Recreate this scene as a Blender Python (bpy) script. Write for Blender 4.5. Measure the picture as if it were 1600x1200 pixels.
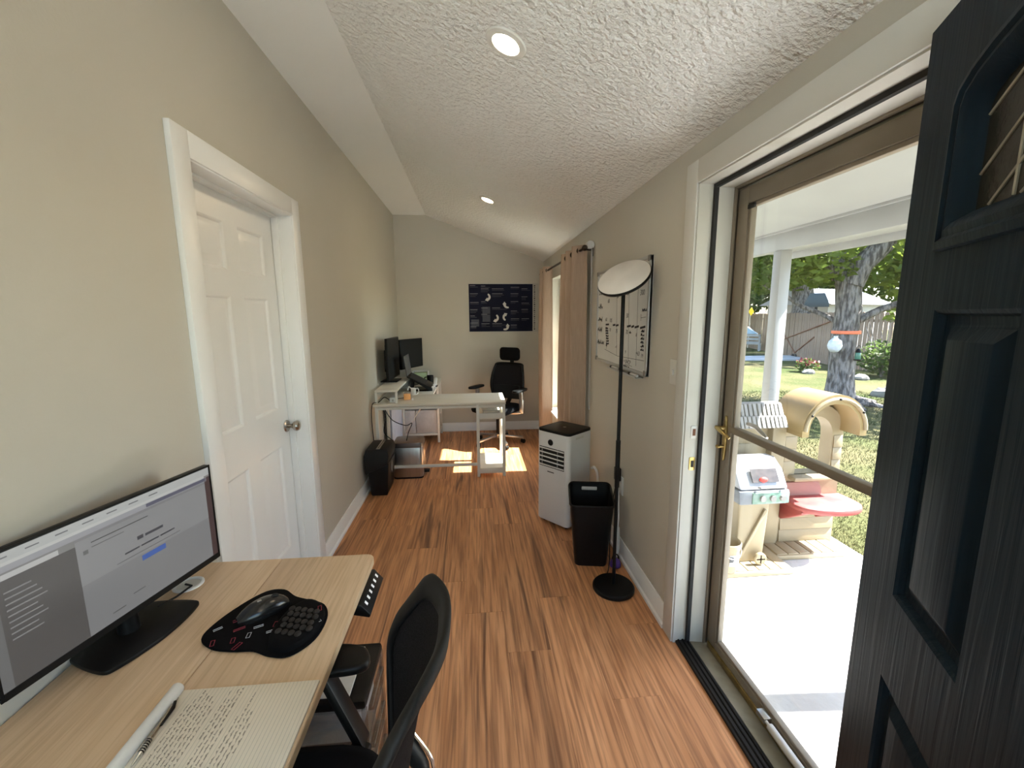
import bpy, bmesh, math, random
from mathutils import Vector, Matrix, Quaternion
for o in list(bpy.data.objects): bpy.data.objects.remove(o)
random.seed(7)
scn = bpy.context.scene
COL = scn.collection
R = math.radians
# ------------------------------------------------------------------ camera
cam_d = bpy.data.cameras.new('camera'); cam = bpy.data.objects.new('camera', cam_d); COL.objects.link(cam)
cam_d.sensor_fit = 'HORIZONTAL'; cam_d.sensor_width = 36.0; cam_d.lens = 669.3 / 1600 * 36.0
cam_d.clip_start = 0.02; cam_d.clip_end = 300
PITCH, YAW, ROLL = .1584, .0888, -.0061
cf = Vector((math.sin(YAW)*math.cos(PITCH), math.cos(YAW)*math.cos(PITCH), -math.sin(PITCH)))
cr = Vector((math.cos(YAW), -math.sin(YAW), 0)); cu = cr.cross(cf)
cr, cu = cr*math.cos(ROLL)+cu*math.sin(ROLL), cu*math.cos(ROLL)-cr*math.sin(ROLL)
mw = Matrix((cr, cu, -cf)).transposed().to_4x4(); mw.translation = Vector((.953, 0, 1.5166))
cam.matrix_world = mw
scn.camera = cam
# ------------------------------------------------------------------ world, sun, exposure
SUN_TRAVEL = Vector((-1, .067, -1.15)).normalized()
w = bpy.data.worlds.new('world'); scn.world = w; w.use_nodes = True
nt = w.node_tree; bg = nt.nodes['Background']
sky = nt.nodes.new('ShaderNodeTexSky'); sky.sky_type = 'NISHITA'; sky.sun_disc = False
sky.sun_elevation = math.asin(-SUN_TRAVEL.z); sky.sun_rotation = math.atan2(-SUN_TRAVEL.x, -SUN_TRAVEL.y)
sky.altitude = 100; sky.air_density = 1.0; sky.dust_density = 1.0; sky.ozone_density = 1.0
nt.links.new(sky.outputs[0], bg.inputs[0]); bg.inputs[1].default_value = .27
sd = bpy.data.lights.new('sun', 'SUN'); sd.energy = 10.5; sd.angle = R(.6); sd.color = (1, .965, .92)
so = bpy.data.objects.new('sun', sd); COL.objects.link(so); so.location = (6, 2, 8)
so.rotation_mode = 'QUATERNION'; so.rotation_quaternion = SUN_TRAVEL.to_track_quat('-Z', 'Y')
LAMP = 36.0          # emission of the recessed ceiling lights
vs = scn.view_settings
vs.view_transform = 'Standard'; vs.look = 'None'; vs.gamma = 1; vs.use_curve_mapping = False
vs.exposure = 2.17
# ------------------------------------------------------------------ mesh helpers
class MB:
    def __init__(s): s.v = []; s.f = []
    def add(s, vs_, fs):
        b = len(s.v); s.v += [tuple(p) for p in vs_]; s.f += [tuple(i+b for i in f) for f in fs]; return s
    def box(s, x0, x1, y0, y1, z0, z1):
        return s.add([(x0,y0,z0),(x1,y0,z0),(x1,y1,z0),(x0,y1,z0),(x0,y0,z1),(x1,y0,z1),(x1,y1,z1),(x0,y1,z1)],
                     [(0,3,2,1),(4,5,6,7),(0,1,5,4),(1,2,6,5),(2,3,7,6),(3,0,4,7)])
    def bar(s, p0, p1, w, h, up=(0,0,1)):
        p0, p1 = Vector(p0), Vector(p1); d = (p1-p0).normalized(); u = Vector(up)
        if abs(d.dot(u)) > .98: u = Vector((0,1,0))
        a = d.cross(u).normalized()*w/2; b = a.cross(d).normalized()*h/2
        return s.add([p0-a-b,p0+a-b,p0+a+b,p0-a+b,p1-a-b,p1+a-b,p1+a+b,p1-a+b],
                     [(0,3,2,1),(4,5,6,7),(0,1,5,4),(1,2,6,5),(2,3,7,6),(3,0,4,7)])
    def tube(s, path, r, n=8, closed=False, sq=1.0, up=(0,0,1)):
        P = [Vector(p) for p in path]; N = len(P); rr = r if isinstance(r, (list, tuple)) else [r]*N
        rings = []; pa = None
        for i in range(N):
            if closed: t = (P[(i+1)%N]-P[i-1])
            else: t = P[min(i+1,N-1)]-P[max(i-1,0)]
            t.normalize()
            if pa is None:
                u = Vector(up)
                if abs(t.dot(u)) > .95: u = Vector((1,0,0)) if abs(t.x) < .9 else Vector((0,1,0))
                a = t.cross(u).normalized()
            else:
                a = (pa - t*pa.dot(t)).normalized()
            pa = a; b = t.cross(a)
            rings.append([P[i]+a*math.cos(2*math.pi*k/n)*rr[i]*sq+b*math.sin(2*math.pi*k/n)*rr[i] for k in range(n)])
        return s.loft(rings, closed)
    def loft(s, rings, closed=False, caps=True):
        n = len(rings[0]); N = len(rings); vs_ = [p for r in rings for p in r]; fs = []
        for i in range(N if closed else N-1):
            j = (i+1) % N
            for k in range(n):
                l = (k+1) % n; fs.append((i*n+k, i*n+l, j*n+l, j*n+k))
        if not closed and caps: fs += [tuple(range(n))[::-1], tuple((N-1)*n+k for k in range(n))]
        return s.add(vs_, fs)
    def cyl(s, p0, p1, r, r1=None, n=16): return s.tube([p0, p1], [r, r if r1 is None else r1], n)
    def lathe(s, prof, c=(0,0,0), n=24, axis='z'):
        rings = []
        for r_, h in prof:
            r_ = max(r_, 1e-4); ring = []
            for k in range(n):
                a = 2*math.pi*k/n; x, y = r_*math.cos(a), r_*math.sin(a)
                p = {'z': (x,y,h), 'x': (h,x,y), 'y': (y,h,x)}[axis]
                ring.append((p[0]+c[0], p[1]+c[1], p[2]+c[2]))
            rings.append(ring)
        return s.loft(rings)
    def prism(s, poly, axis, a0, a1):
        def P(u, v, w_): return {'x': (w_,u,v), 'y': (u,w_,v), 'z': (u,v,w_)}[axis]
        return s.loft([[P(u,v,a0) for u,v in poly], [P(u,v,a1) for u,v in poly]])
    def nest(s, loops, cap=True):
        n = len(loops[0]); vs_ = [p for l in loops for p in l]; fs = []
        for i in range(len(loops)-1):
            for k in range(n):
                l = (k+1) % n; fs.append((i*n+k, i*n+l, (i+1)*n+l, (i+1)*n+k))
        if cap: fs.append(tuple((len(loops)-1)*n+k for k in range(n)))
        return s.add(vs_, fs)
    def grid(s, fn, nu, nv, closed_u=False):
        vs_ = [fn(i/(nu), j/(nv)) for j in range(nv+1) for i in range(nu+(0 if closed_u else 1))]
        W_ = nu if closed_u else nu+1; fs = []
        for j in range(nv):
            for i in range(nu):
                k = (i+1) % W_; fs.append((j*W_+i, j*W_+k, (j+1)*W_+k, (j+1)*W_+i))
        return s.add(vs_, fs)
    def sphere(s, c, r, nu=16, nv=10):
        rx, ry, rz = r if isinstance(r, (tuple, list)) else (r, r, r)
        return s.lathe2([(math.sin(math.pi*j/nv), -math.cos(math.pi*j/nv)) for j in range(nv+1)], c, (rx,ry,rz), nu)
    def lathe2(s, prof, c, sc, n):
        return s.loft([[(c[0]+max(r_,1e-3)*math.cos(2*math.pi*k/n)*sc[0], c[1]+max(r_,1e-3)*math.sin(2*math.pi*k/n)*sc[1], c[2]+h*sc[2]) for k in range(n)] for r_, h in prof])
    def mesh(s, name, bevel=0, smooth=38, seg=2, thick=0):
        me = bpy.data.meshes.new(name); me.from_pydata([tuple(p) for p in s.v], [], s.f)
        bm = bmesh.new(); bm.from_mesh(me)
        bmesh.ops.recalc_face_normals(bm, faces=bm.faces)
        if thick: bmesh.ops.solidify(bm, geom=bm.faces[:], thickness=thick); bmesh.ops.recalc_face_normals(bm, faces=bm.faces)
        if bevel:
            es = [e for e in bm.edges if len(e.link_faces) == 2 and e.calc_face_angle() > R(35)]
            bmesh.ops.bevel(bm, geom=es, offset=bevel, segments=seg, affect='EDGES', profile=.5, clamp_overlap=True)
        bm.to_mesh(me); bm.free()
        me.polygons.foreach_set('use_smooth', [smooth > 0]*len(me.polygons))
        if smooth > 0: me.set_sharp_from_angle(angle=R(smooth))
        me.update(); return me
    def build(s, name, mat, parent=None, bevel=0, smooth=38, seg=2, thick=0):
        me = s.mesh(name, bevel, smooth, seg, thick); me.materials.append(mat)
        return link(name, me, parent)
def link(name, me, parent=None):
    o = bpy.data.objects.new(name, me); COL.objects.link(o)
    if parent is not None: o.parent = parent
    return o
def tag(o, label=None, cat=None, group=None, kind=None):
    if label: o['label'] = label
    if cat: o['category'] = cat
    if group: o['group'] = group
    if kind: o['kind'] = kind
    return o
def thing(name, label, cat, loc=(0,0,0), rz=0, group=None, kind=None):
    o = bpy.data.objects.new(name, None); COL.objects.link(o); o.empty_display_size = .05
    o.location = loc; o.rotation_euler = (0, 0, rz); return tag(o, label, cat, group, kind)
def arc(cx, cy, r, a0, a1, n, ry=None):
    ry = r if ry is None else ry
    return [(cx+r*math.cos(R(a0+(a1-a0)*i/n)), cy+ry*math.sin(R(a0+(a1-a0)*i/n))) for i in range(n+1)]
def rrect(x0, x1, y0, y1, r, n=4):
    return arc(x1-r,y1-r,r,0,90,n)+arc(x0+r,y1-r,r,90,180,n)+arc(x0+r,y0+r,r,180,270,n)+arc(x1-r,y0+r,r,270,360,n)
def smooth_path(pts, n=6, closed=False):
    P = [Vector(p) for p in pts]; out = []; N = len(P)
    for i in range(N if closed else N-1):
        p0, p1, p2, p3 = (P[i-1] if (i or closed) else P[0]), P[i], P[(i+1)%N], (P[(i+2)%N] if (closed or i+2 < N) else P[-1])
        for k in range(n):
            t = k/n; out.append(.5*((2*p1)+(p2-p0)*t+(2*p0-5*p1+4*p2-p3)*t*t+(3*p1-p0-3*p2+p3)*t**3))
    if not closed: out.append(P[-1])
    return out
def text(body, size, mat, parent, mtx, name='lettering', align='LEFT', ext=.0003, shear=0):
    cu_ = bpy.data.curves.new(name, 'FONT'); cu_.body = body; cu_.size = size; cu_.extrude = ext; cu_.align_x = align; cu_.shear = shear
    cu_.resolution_u = 2
    t = bpy.data.objects.new(name, cu_); COL.objects.link(t)
    me = bpy.data.meshes.new_from_object(t.evaluated_get(bpy.context.evaluated_depsgraph_get()))
    bpy.data.objects.remove(t); me.transform(mtx); me.materials.clear(); me.materials.append(mat); me.name = name
    return link(name, me, parent)
def basis(o, x, y):      # matrix that maps text x,y,z axes
    x, y = Vector(x).normalized(), Vector(y).normalized(); z = x.cross(y)
    m = Matrix((x, y, z)).transposed().to_4x4(); m.translation = Vector(o); return m
# ------------------------------------------------------------------ materials
def mat(name, c, rough=.5, metal=0., c2=None, nscale=8., stretch=(1,1,1), lo=.35, hi=.65, bump=0., bscale=60., bstretch=None, bdist=.002,
        emit=None, estr=0., coat=0., spec=.5, alpha=1., trans=0., detail=4., wobble=0.):
    m = bpy.data.materials.new(name); m.use_nodes = True; t = m.node_tree; p = t.nodes['Principled BSDF']
    def N(k, **kw):
        n_ = t.nodes.new(k)
        for a, b in kw.items(): setattr(n_, a, b)
        return n_
    p.inputs['Base Color'].default_value = (*c, 1); p.inputs['Roughness'].default_value = rough; p.inputs['Metallic'].default_value = metal
    p.inputs['Specular IOR Level'].default_value = spec; p.inputs['Coat Weight'].default_value = coat
    if alpha < 1: p.inputs['Alpha'].default_value = alpha
    if trans: p.inputs['Transmission Weight'].default_value = trans
    tc = N('ShaderNodeTexCoord')
    def noise(sc, st, det):
        mp = N('ShaderNodeMapping'); mp.inputs['Scale'].default_value = st; t.links.new(tc.outputs['Object'], mp.inputs[0])
        nz = N('ShaderNodeTexNoise'); nz.inputs['Scale'].default_value = sc; nz.inputs['Detail'].default_value = det; nz.inputs['Distortion'].default_value = wobble
        t.links.new(mp.outputs[0], nz.inputs['Vector']); return nz
    if c2 is None: c2 = tuple(x*.9 for x in c)
    nz = noise(nscale, stretch, detail); mr = N('ShaderNodeMapRange'); mr.inputs[1].default_value = lo; mr.inputs[2].default_value = hi
    t.links.new(nz.outputs['Fac'], mr.inputs[0]); mx = N('ShaderNodeMix', data_type='RGBA')
    mx.inputs[6].default_value = (*c, 1); mx.inputs[7].default_value = (*c2, 1)
    t.links.new(mr.outputs[0], mx.inputs[0]); t.links.new(mx.outputs[2], p.inputs['Base Color'])
    if bump:
        bz = noise(bscale, bstretch or stretch, 3.); bp = N('ShaderNodeBump'); bp.inputs['Strength'].default_value = bump; bp.inputs['Distance'].default_value = bdist
        t.links.new(bz.outputs['Fac'], bp.inputs['Height']); t.links.new(bp.outputs[0], p.inputs['Normal'])
    if emit: p.inputs['Emission Color'].default_value = (*emit, 1); p.inputs['Emission Strength'].default_value = estr
    return m
def glass_mat(name, tint=(1,1,1), refl=.06, rough=.0):
    m = bpy.data.materials.new(name); m.use_nodes = True; t = m.node_tree; t.nodes.clear()
    o_ = t.nodes.new('ShaderNodeOutputMaterial'); mx = t.nodes.new('ShaderNodeMixShader'); tr = t.nodes.new('ShaderNodeBsdfTransparent'); gl = t.nodes.new('ShaderNodeBsdfGlossy')
    nz = t.nodes.new('ShaderNodeTexNoise'); nz.inputs['Scale'].default_value = 3; mr = t.nodes.new('ShaderNodeMapRange'); mr.inputs[3].default_value = refl*.8; mr.inputs[4].default_value = refl*1.2
    t.links.new(nz.outputs['Fac'], mr.inputs[0]); t.links.new(mr.outputs[0], mx.inputs[0])
    tr.inputs[0].default_value = (*tint, 1); gl.inputs[1].default_value = rough
    t.links.new(tr.outputs[0], mx.inputs[1]); t.links.new(gl.outputs[0], mx.inputs[2]); t.links.new(mx.outputs[0], o_.inputs[0]); return m
def emit_mat(name, c, s):
    return mat(name, c, .5, emit=c, estr=s)
def wood_mat(name, light, mid, dark, along='y', rough=.38, streak=.55, scale=1.0, bump=.12, per_object=True, coat=.0):
    m = bpy.data.materials.new(name); m.use_nodes = True; t = m.node_tree; p = t.nodes['Principled BSDF']; L_ = t.links.new
    tc = t.nodes.new('ShaderNodeTexCoord'); oi = t.nodes.new('ShaderNodeObjectInfo'); ad = t.nodes.new('ShaderNodeVectorMath'); ad.operation = 'ADD'
    sc = t.nodes.new('ShaderNodeVectorMath'); sc.operation = 'SCALE'; sc.inputs[0].default_value = (13.7, 31.1, 7.3); L_(oi.outputs['Random'], sc.inputs['Scale'])
    L_(tc.outputs['Object'], ad.inputs[0])
    if per_object: L_(sc.outputs[0], ad.inputs[1])
    def nz(st, s_, det, dis=0.):
        mp = t.nodes.new('ShaderNodeMapping'); mp.inputs['Scale'].default_value = st; L_(ad.outputs[0], mp.inputs[0])
        n_ = t.nodes.new('ShaderNodeTexNoise'); n_.inputs['Scale'].default_value = s_*scale; n_.inputs['Detail'].default_value = det; n_.inputs['Distortion'].default_value = dis
        L_(mp.outputs[0], n_.inputs['Vector']); return n_
    st1 = {'y': (1,.10,1), 'x': (.10,1,1), 'z': (1,1,.08)}[along]; st2 = {'y': (1,.035,1), 'x': (.035,1,1), 'z': (1,1,.03)}[along]
    a = nz(st1, 11, 5, 1.8); b = nz(st2, 75, 4, .2); st3 = {'y': (1,.05,1), 'x': (.05,1,1), 'z': (1,1,.05)}[along]; d = nz(st3, 12, 4, 1.1)
    r1 = t.nodes.new('ShaderNodeMapRange'); r1.inputs[1].default_value = .3; r1.inputs[2].default_value = .7; L_(a.outputs[0], r1.inputs[0])
    m1 = t.nodes.new('ShaderNodeMix'); m1.data_type = 'RGBA'; m1.inputs[6].default_value = (*light,1); m1.inputs[7].default_value = (*mid,1); L_(r1.outputs[0], m1.inputs[0])
    r2 = t.nodes.new('ShaderNodeMapRange'); r2.inputs[1].default_value = .44; r2.inputs[2].default_value = .66; r2.inputs[4].default_value = .85; L_(b.outputs[0], r2.inputs[0])
    m2 = t.nodes.new('ShaderNodeMix'); m2.data_type = 'RGBA'; L_(r2.outputs[0], m2.inputs[0]); L_(m1.outputs[2], m2.inputs[6]); m2.inputs[7].default_value = (*[(x+y)/2 for x, y in zip(mid, dark)],1)
    r3 = t.nodes.new('ShaderNodeMapRange'); r3.inputs[1].default_value = streak; r3.inputs[2].default_value = streak+.13; r3.inputs[4].default_value = .85; L_(d.outputs[0], r3.inputs[0])
    m3 = t.nodes.new('ShaderNodeMix'); m3.data_type = 'RGBA'; L_(r3.outputs[0], m3.inputs[0]); L_(m2.outputs[2], m3.inputs[6]); m3.inputs[7].default_value = (*dark,1)
    hs = t.nodes.new('ShaderNodeHueSaturation'); vr = t.nodes.new('ShaderNodeMapRange'); vr.inputs[3].default_value = .93 if per_object else 1; vr.inputs[4].default_value = 1.07 if per_object else 1
    L_(oi.outputs['Random'], vr.inputs[0]); L_(vr.outputs[0], hs.inputs['Value']); L_(m3.outputs[2], hs.inputs['Color']); L_(hs.outputs[0], p.inputs['Base Color'])
    p.inputs['Roughness'].default_value = rough; p.inputs['Coat Weight'].default_value = coat
    bp = t.nodes.new('ShaderNodeBump'); bp.inputs['Strength'].default_value = bump; bp.inputs['Distance'].default_value = .002; L_(b.outputs[0], bp.inputs['Height']); L_(bp.outputs[0], p.inputs['Normal'])
    return m
X = {}
X['wall'] = mat('wall_paint', (.57,.535,.465), .55, c2=(.55,.515,.445), nscale=1.5, bump=.12, bscale=90, bdist=.003)
X['ceil'] = mat('ceiling_paint', (.86,.85,.815), .7, nscale=2, c2=(.84,.83,.795), bump=1., bscale=48, bdist=.02)
X['ceil_flat'] = mat('ceiling_flat_paint', (.86,.85,.815), .7, nscale=2, c2=(.84,.83,.795), bump=.15, bscale=60, bdist=.004)
X['trim'] = mat('white_trim_paint', (.87,.87,.86), .3, c2=(.85,.85,.84), nscale=3, bump=.03)
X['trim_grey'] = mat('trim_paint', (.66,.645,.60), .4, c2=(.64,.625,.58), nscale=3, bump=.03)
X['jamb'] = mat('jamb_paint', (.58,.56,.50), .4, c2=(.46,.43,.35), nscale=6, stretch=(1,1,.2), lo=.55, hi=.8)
X['floor'] = wood_mat('laminate_floor', (.72,.355,.165), (.50,.215,.088), (.095,.034,.017), 'y', .45, .57, 1.0, .2)
X['seam'] = mat('floor_seam', (.10,.045,.02), .6)
X['desk'] = wood_mat('light_oak_desktop', (.68,.50,.335), (.60,.42,.26), (.46,.31,.18), 'y', .42, .72, 1.6, .05, False)
X['desk_edge'] = mat('desk_edge', (.62,.47,.30), .45, nscale=20)
X['navy'] = mat('navy_door_paint', (.003,.012,.023), .5, c2=(.006,.017,.030), nscale=10, stretch=(3,3,.25), bump=.5, bscale=55, bstretch=(1,1,.045), bdist=.0025, spec=.12, wobble=.6)
X['black'] = mat('black_plastic', (.006,.006,.0065), .42, nscale=20, spec=.22)
X['black_soft'] = mat('black_soft_plastic', (.012,.012,.0125), .6, spec=.25, nscale=20, bump=.1, bscale=300)
X['black_fabric'] = mat('black_fabric', (.004,.004,.005), .9, bump=.3, bscale=500, bdist=.001, spec=.1)
X['mesh'] = mat('black_mesh_fabric', (.010,.009,.010), .85, c2=(.022,.02,.022), nscale=380, lo=.45, hi=.55, bump=.5, bscale=380, bdist=.001, spec=.1)
X['chrome'] = mat('chrome', (.75,.75,.76), .18, 1.)
X['steel'] = mat('brushed_steel', (.46,.44,.42), .3, 1., nscale=60, stretch=(1,1,.02), bump=.05)
X['nickel'] = mat('satin_nickel', (.5,.45,.4), .25, 1.)
X['brass'] = mat('aged_brass', (.55,.40,.16), .32, 1., c2=(.35,.24,.09), nscale=30)
X['rodmetal'] = mat('bronze_rod', (.06,.045,.035), .4, .8)
X['bronze'] = mat('bronze_aluminium', (.27,.225,.17), .5, .15, nscale=5, c2=(.24,.20,.15))
X['bronze_dk'] = mat('dark_bronze', (.06,.047,.034), .5, .2)
X['white'] = mat('white_plastic', (.76,.755,.74), .35, nscale=4, c2=(.74,.735,.72))
X['whitemetal'] = mat('white_powder_coat', (.74,.72,.66), .4, nscale=5)
X['whitedesk'] = mat('white_laminate', (.74,.70,.62), .35, nscale=12, stretch=(.2,1,1), c2=(.68,.64,.56))
X['fabricgrey'] = mat('grey_linen', (.52,.51,.50), .9, nscale=14, c2=(.46,.45,.44), bump=.3, bscale=40, bdist=.01)
X['glass'] = glass_mat('clear_glass', (.97,.98,.98), .05)
X['winglass'] = glass_mat('window_glass', (.92,.96,.93), .06)
X['clearplastic'] = glass_mat('clear_plastic', (.80,.80,.80), .16, .12)
X['leadglass'] = mat('dark_obscure_glass', (.022,.021,.017), .25, c2=(.03,.028,.022), nscale=40, bump=.4, bscale=60, bdist=.003, spec=.3)
X['lead'] = mat('lead_came', (.42,.40,.33), .4, .6)
X['rubber'] = mat('rubber', (.01,.01,.01), .7)
X['curtain'] = mat('beige_linen_curtain', (.48,.355,.27), .9, c2=(.42,.31,.235), nscale=60, stretch=(3,3,.15), bump=.25, bscale=300, bdist=.001)
X['paper'] = mat('cream_paper', (.78,.71,.60), .8, nscale=5)
X['ink'] = mat('black_ink', (.015,.014,.02), .7)
X['rule'] = mat('ruled_line_print', (.42,.40,.36), .8)
X['wb'] = mat('whiteboard_enamel', (.76,.76,.73), .35, nscale=3)
X['alu'] = mat('satin_aluminium', (.50,.50,.49), .45, .25)
X['concrete'] = mat('concrete', (.78,.775,.76), .9, c2=(.70,.695,.685), nscale=2.2, bump=.4, bscale=30, bdist=.01, detail=8)
X['bounce_ground'] = X['concrete']  # bright concrete kept for the added bounce surface behind the camera
X['concrete'] = mat('porch_concrete', (.50,.495,.48), .9, c2=(.40,.395,.385), nscale=3.5, bump=.5, bscale=25, bdist=.01, detail=9)
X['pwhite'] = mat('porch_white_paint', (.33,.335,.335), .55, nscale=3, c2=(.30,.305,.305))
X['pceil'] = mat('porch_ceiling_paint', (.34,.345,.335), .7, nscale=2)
X['siding'] = mat('exterior_paint', (.7,.69,.65), .7)
X['cream'] = mat('cream_plastic', (.29,.235,.145), .5, c2=(.25,.20,.12), nscale=4, bump=.1, bscale=40)
X['tan'] = mat('tan_plastic', (.31,.225,.10), .5, c2=(.27,.195,.088), nscale=4)
X['greyplas'] = mat('weathered_grey_plastic', (.26,.255,.24), .7, c2=(.20,.195,.185), nscale=30, stretch=(1,1,.2))
X['redplas'] = mat('faded_red_plastic', (.26,.035,.035), .55, c2=(.30,.075,.065), nscale=9)
X['grass'] = mat('lawn', (.042,.058,.017), .95, c2=(.10,.088,.042), nscale=.7, detail=7, bump=.8, bscale=18, bdist=.05, spec=.1)
X['blade'] = mat('grass_blade', (.042,.062,.017), .8, c2=(.092,.088,.036), nscale=1.2, spec=.2)
X['bark'] = mat('tree_bark', (.24,.215,.195), .95, c2=(.085,.075,.068), nscale=20, stretch=(1,1,.28), lo=.42, hi=.6, bump=1., bscale=26, bstretch=(1,1,.25), bdist=.07, spec=.1)
def leaf_mat(name, c, c2):
    m = mat(name, c, .6, c2=c2, nscale=1.3, spec=.3); t = m.node_tree; p = t.nodes['Principled BSDF']; o_ = t.nodes['Material Output']
    tl = t.nodes.new('ShaderNodeBsdfTranslucent'); mx = t.nodes.new('ShaderNodeMixShader'); mx.inputs[0].default_value = .60
    src = p.inputs['Base Color'].links[0].from_socket; t.links.new(src, tl.inputs[0])
    t.links.new(p.outputs[0], mx.inputs[1]); t.links.new(tl.outputs[0], mx.inputs[2]); t.links.new(mx.outputs[0], o_.inputs[0]); return m
X['leaf'] = leaf_mat('green_leaves', (.085,.135,.022), (.17,.22,.038))
X['leaf2'] = leaf_mat('dark_leaves', (.055,.09,.025), (.09,.135,.032))
X['fence'] = mat('weathered_cedar', (.30,.215,.155), .9, c2=(.20,.145,.105), nscale=5, stretch=(4,4,.3), spec=.1)
X['rust'] = mat('rusty_steel', (.20,.09,.05), .8, .2)
# ================================================================== SETTING
W, L, ZC, XB, ZR = 1.865, 5.598, 2.741, .398, 2.1954
YF = -1.25                                   # wall behind the camera
SL = (ZC-ZR)/(W-XB)
def zceil(x): return ZC if x < XB else ZC-(x-XB)*SL
fl = MB().box(-.14, 1.93, YF-.1, L+.1, -.06, -.0085).build('floor', X['seam'], smooth=0)
tag(fl, 'brown laminate plank floor running the length of the room', 'floor', kind='structure')
row_joint = {0: 1.9, 1: 3.0, 2: 2.67, 3: 2.285, 4: 2.008, 5: 2.95, 6: 2.095, 7: 1.45, 8: 1.85, 9: 2.6, -1: 2.2}
for r_ in range(-1, 10):
    x0 = .091+.198*r_; x1 = x0+.198
    x0, x1 = max(x0, -.004), min(x1, 1.868)
    if x1-x0 < .01: continue
    y = row_joint.get(r_, 2.)-1.22*5
    while y < L:
        y0, y1 = max(y, YF), min(y+1.22, L)
        if y1-y0 > .02:
            MB().box(x0+.0002, x1-.0002, y0+.0002, y1-.0002, -.0088, 0).build('plank', X['floor'], fl, bevel=.0005, seg=1, smooth=0)
        y += 1.22
def struct(o, label, cat): return tag(o, label, cat, kind='structure')
# left wall with the doorway
DY0, DY1, DZ = 1.628, 2.458, 2.045
m = MB().box(-.12, 0, YF-.1, DY0, 0, ZC+.1).box(-.12, 0, DY1, L+.1, 0, ZC+.1).box(-.12, 0, DY0, DY1, DZ, ZC+.1)
struct(m.build('wall_left', X['wall'], smooth=0), 'long greige painted wall on the left with the white door', 'wall')
# back wall: gable outline
m = MB().prism([(0,-.01),(W,-.01),(W,ZR+.01),(XB,ZC+.01),(0,ZC+.01)], 'y', L, L+.12)
struct(m.build('wall_back', X['wall'], smooth=0), 'greige end wall with the sloping top and dark poster', 'wall')
VX0, VX1, VZ0, VZ1 = .15, 1.70, .35, 2.05      # unseen window added behind the camera for more daylight
m = MB().prism([(0,-.01),(VX0,-.01),(VX0,ZC+.01),(0,ZC+.01)], 'y', YF-.12, YF).prism([(VX1,-.01),(W,-.01),(W,ZR+.01),(VX1,zceil(VX1)+.01)], 'y', YF-.12, YF)
m.box(VX0, VX1, YF-.12, YF, -.01, VZ0).prism([(VX0,VZ1),(VX1,VZ1),(VX1,zceil(VX1)+.01),(XB,ZC+.01),(VX0,ZC+.01)], 'y', YF-.12, YF)
struct(m.build('wall_front', X['wall'], smooth=0), 'greige wall behind the photographer', 'wall')
# right wall with exterior door opening and window opening
EY0, EY1, EZ = .80, 1.722, 2.03
WY0, WY1, WZ0, WZ1 = 3.52, 4.97, .43, 1.93
XO = 2.03
m = MB()
for a in ((YF-.1, EY0, -.15, ZR+.14), (EY1, WY0, -.15, ZR+.14), (WY1, L+.1, -.15, ZR+.14), (EY0, EY1, EZ, ZR+.14), (WY0, WY1, -.15, WZ0), (WY0, WY1, WZ1, ZR+.14), (EY0, EY1, -.15, -.03)):
    m.box(W, XO, a[0], a[1], a[2], a[3])
struct(m.build('wall_right', X['wall'], smooth=0), 'greige right wall with the exterior doorway, whiteboard and curtained window', 'wall')
# ceiling: slope with knockdown texture, flat strip on the left
m = MB().prism([(XB,ZC),(W+.001,ZR),(W+.001,ZR+.12),(XB,ZC+.12)], 'y', YF-.1, L+.1)
ce = struct(m.build('ceiling', X['ceil'], smooth=0), 'white sloping ceiling with rough plaster texture', 'ceiling')
MB().prism([(-.001,ZC),(XB,ZC),(XB,ZC+.12),(-.001,ZC+.12)], 'y', YF-.1, L+.1).build('flat_strip', X['ceil_flat'], ce, smooth=0)
# baseboards with shoe moulding
def base_prof(s): return [(0,0),(s*.024,0),(s*.024,.018),(s*.015,.026),(s*.014,.085),(s*.009,.10),(s*.006,.112),(0,.112)]
m = MB().prism(base_prof(1), 'y', DY1+.088, L).prism(base_prof(1), 'y', YF, DY0-.09)
struct(m.build('baseboard_left', X['trim']), 'white baseboard along the left wall', 'baseboard')
m = MB().prism([(W+a, b) for a, b in base_prof(-1)], 'y', EY1+.088, L).prism([(W+a, b) for a, b in base_prof(-1)], 'y', YF, EY0-.08)
struct(m.build('baseboard_right', X['trim']), 'white baseboard along the right wall', 'baseboard')
m = MB().prism([(L+a, b) for a, b in base_prof(-1)], 'x', .024, W-.024)
struct(m.build('baseboard_back', X['trim']), 'white baseboard along the end wall', 'baseboard')
# ---- left door: casing + jamb
t = thing('trim_1', 'white casing and jamb around the white six-panel door', 'door casing', kind='structure')
cw, ct = .088, .02
MB().box(0, ct, DY0-cw, DY0, 0, DZ+cw).build('casing_side', X['trim'], t, bevel=.002)
MB().box(0, ct, DY1, DY1+cw, 0, DZ+cw).build('casing_side', X['trim'], t, bevel=.002)
MB().box(0, ct, DY0, DY1, DZ, DZ+cw).build('casing_head', X['trim'], t, bevel=.002)
for a, b in ((DY0-.012, DY0+.006), (DY1-.006, DY1+.012)): MB().box(-.12, .012, a, b, 0, DZ).build('jamb', X['trim'], t, bevel=.001)
MB().box(-.12, .012, DY0, DY1, DZ-.006, DZ+.012).build('jamb_head', X['trim'], t, bevel=.001)
MB().box(-.088, -.055, DY0+.006, DY0+.018, 0, DZ-.006).box(-.088, -.055, DY1-.018, DY1-.006, 0, DZ-.006).box(-.088, -.055, DY0+.018, DY1-.018, DZ-.018, DZ-.006).build('door_stop', X['trim'], t, bevel=.001)
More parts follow.
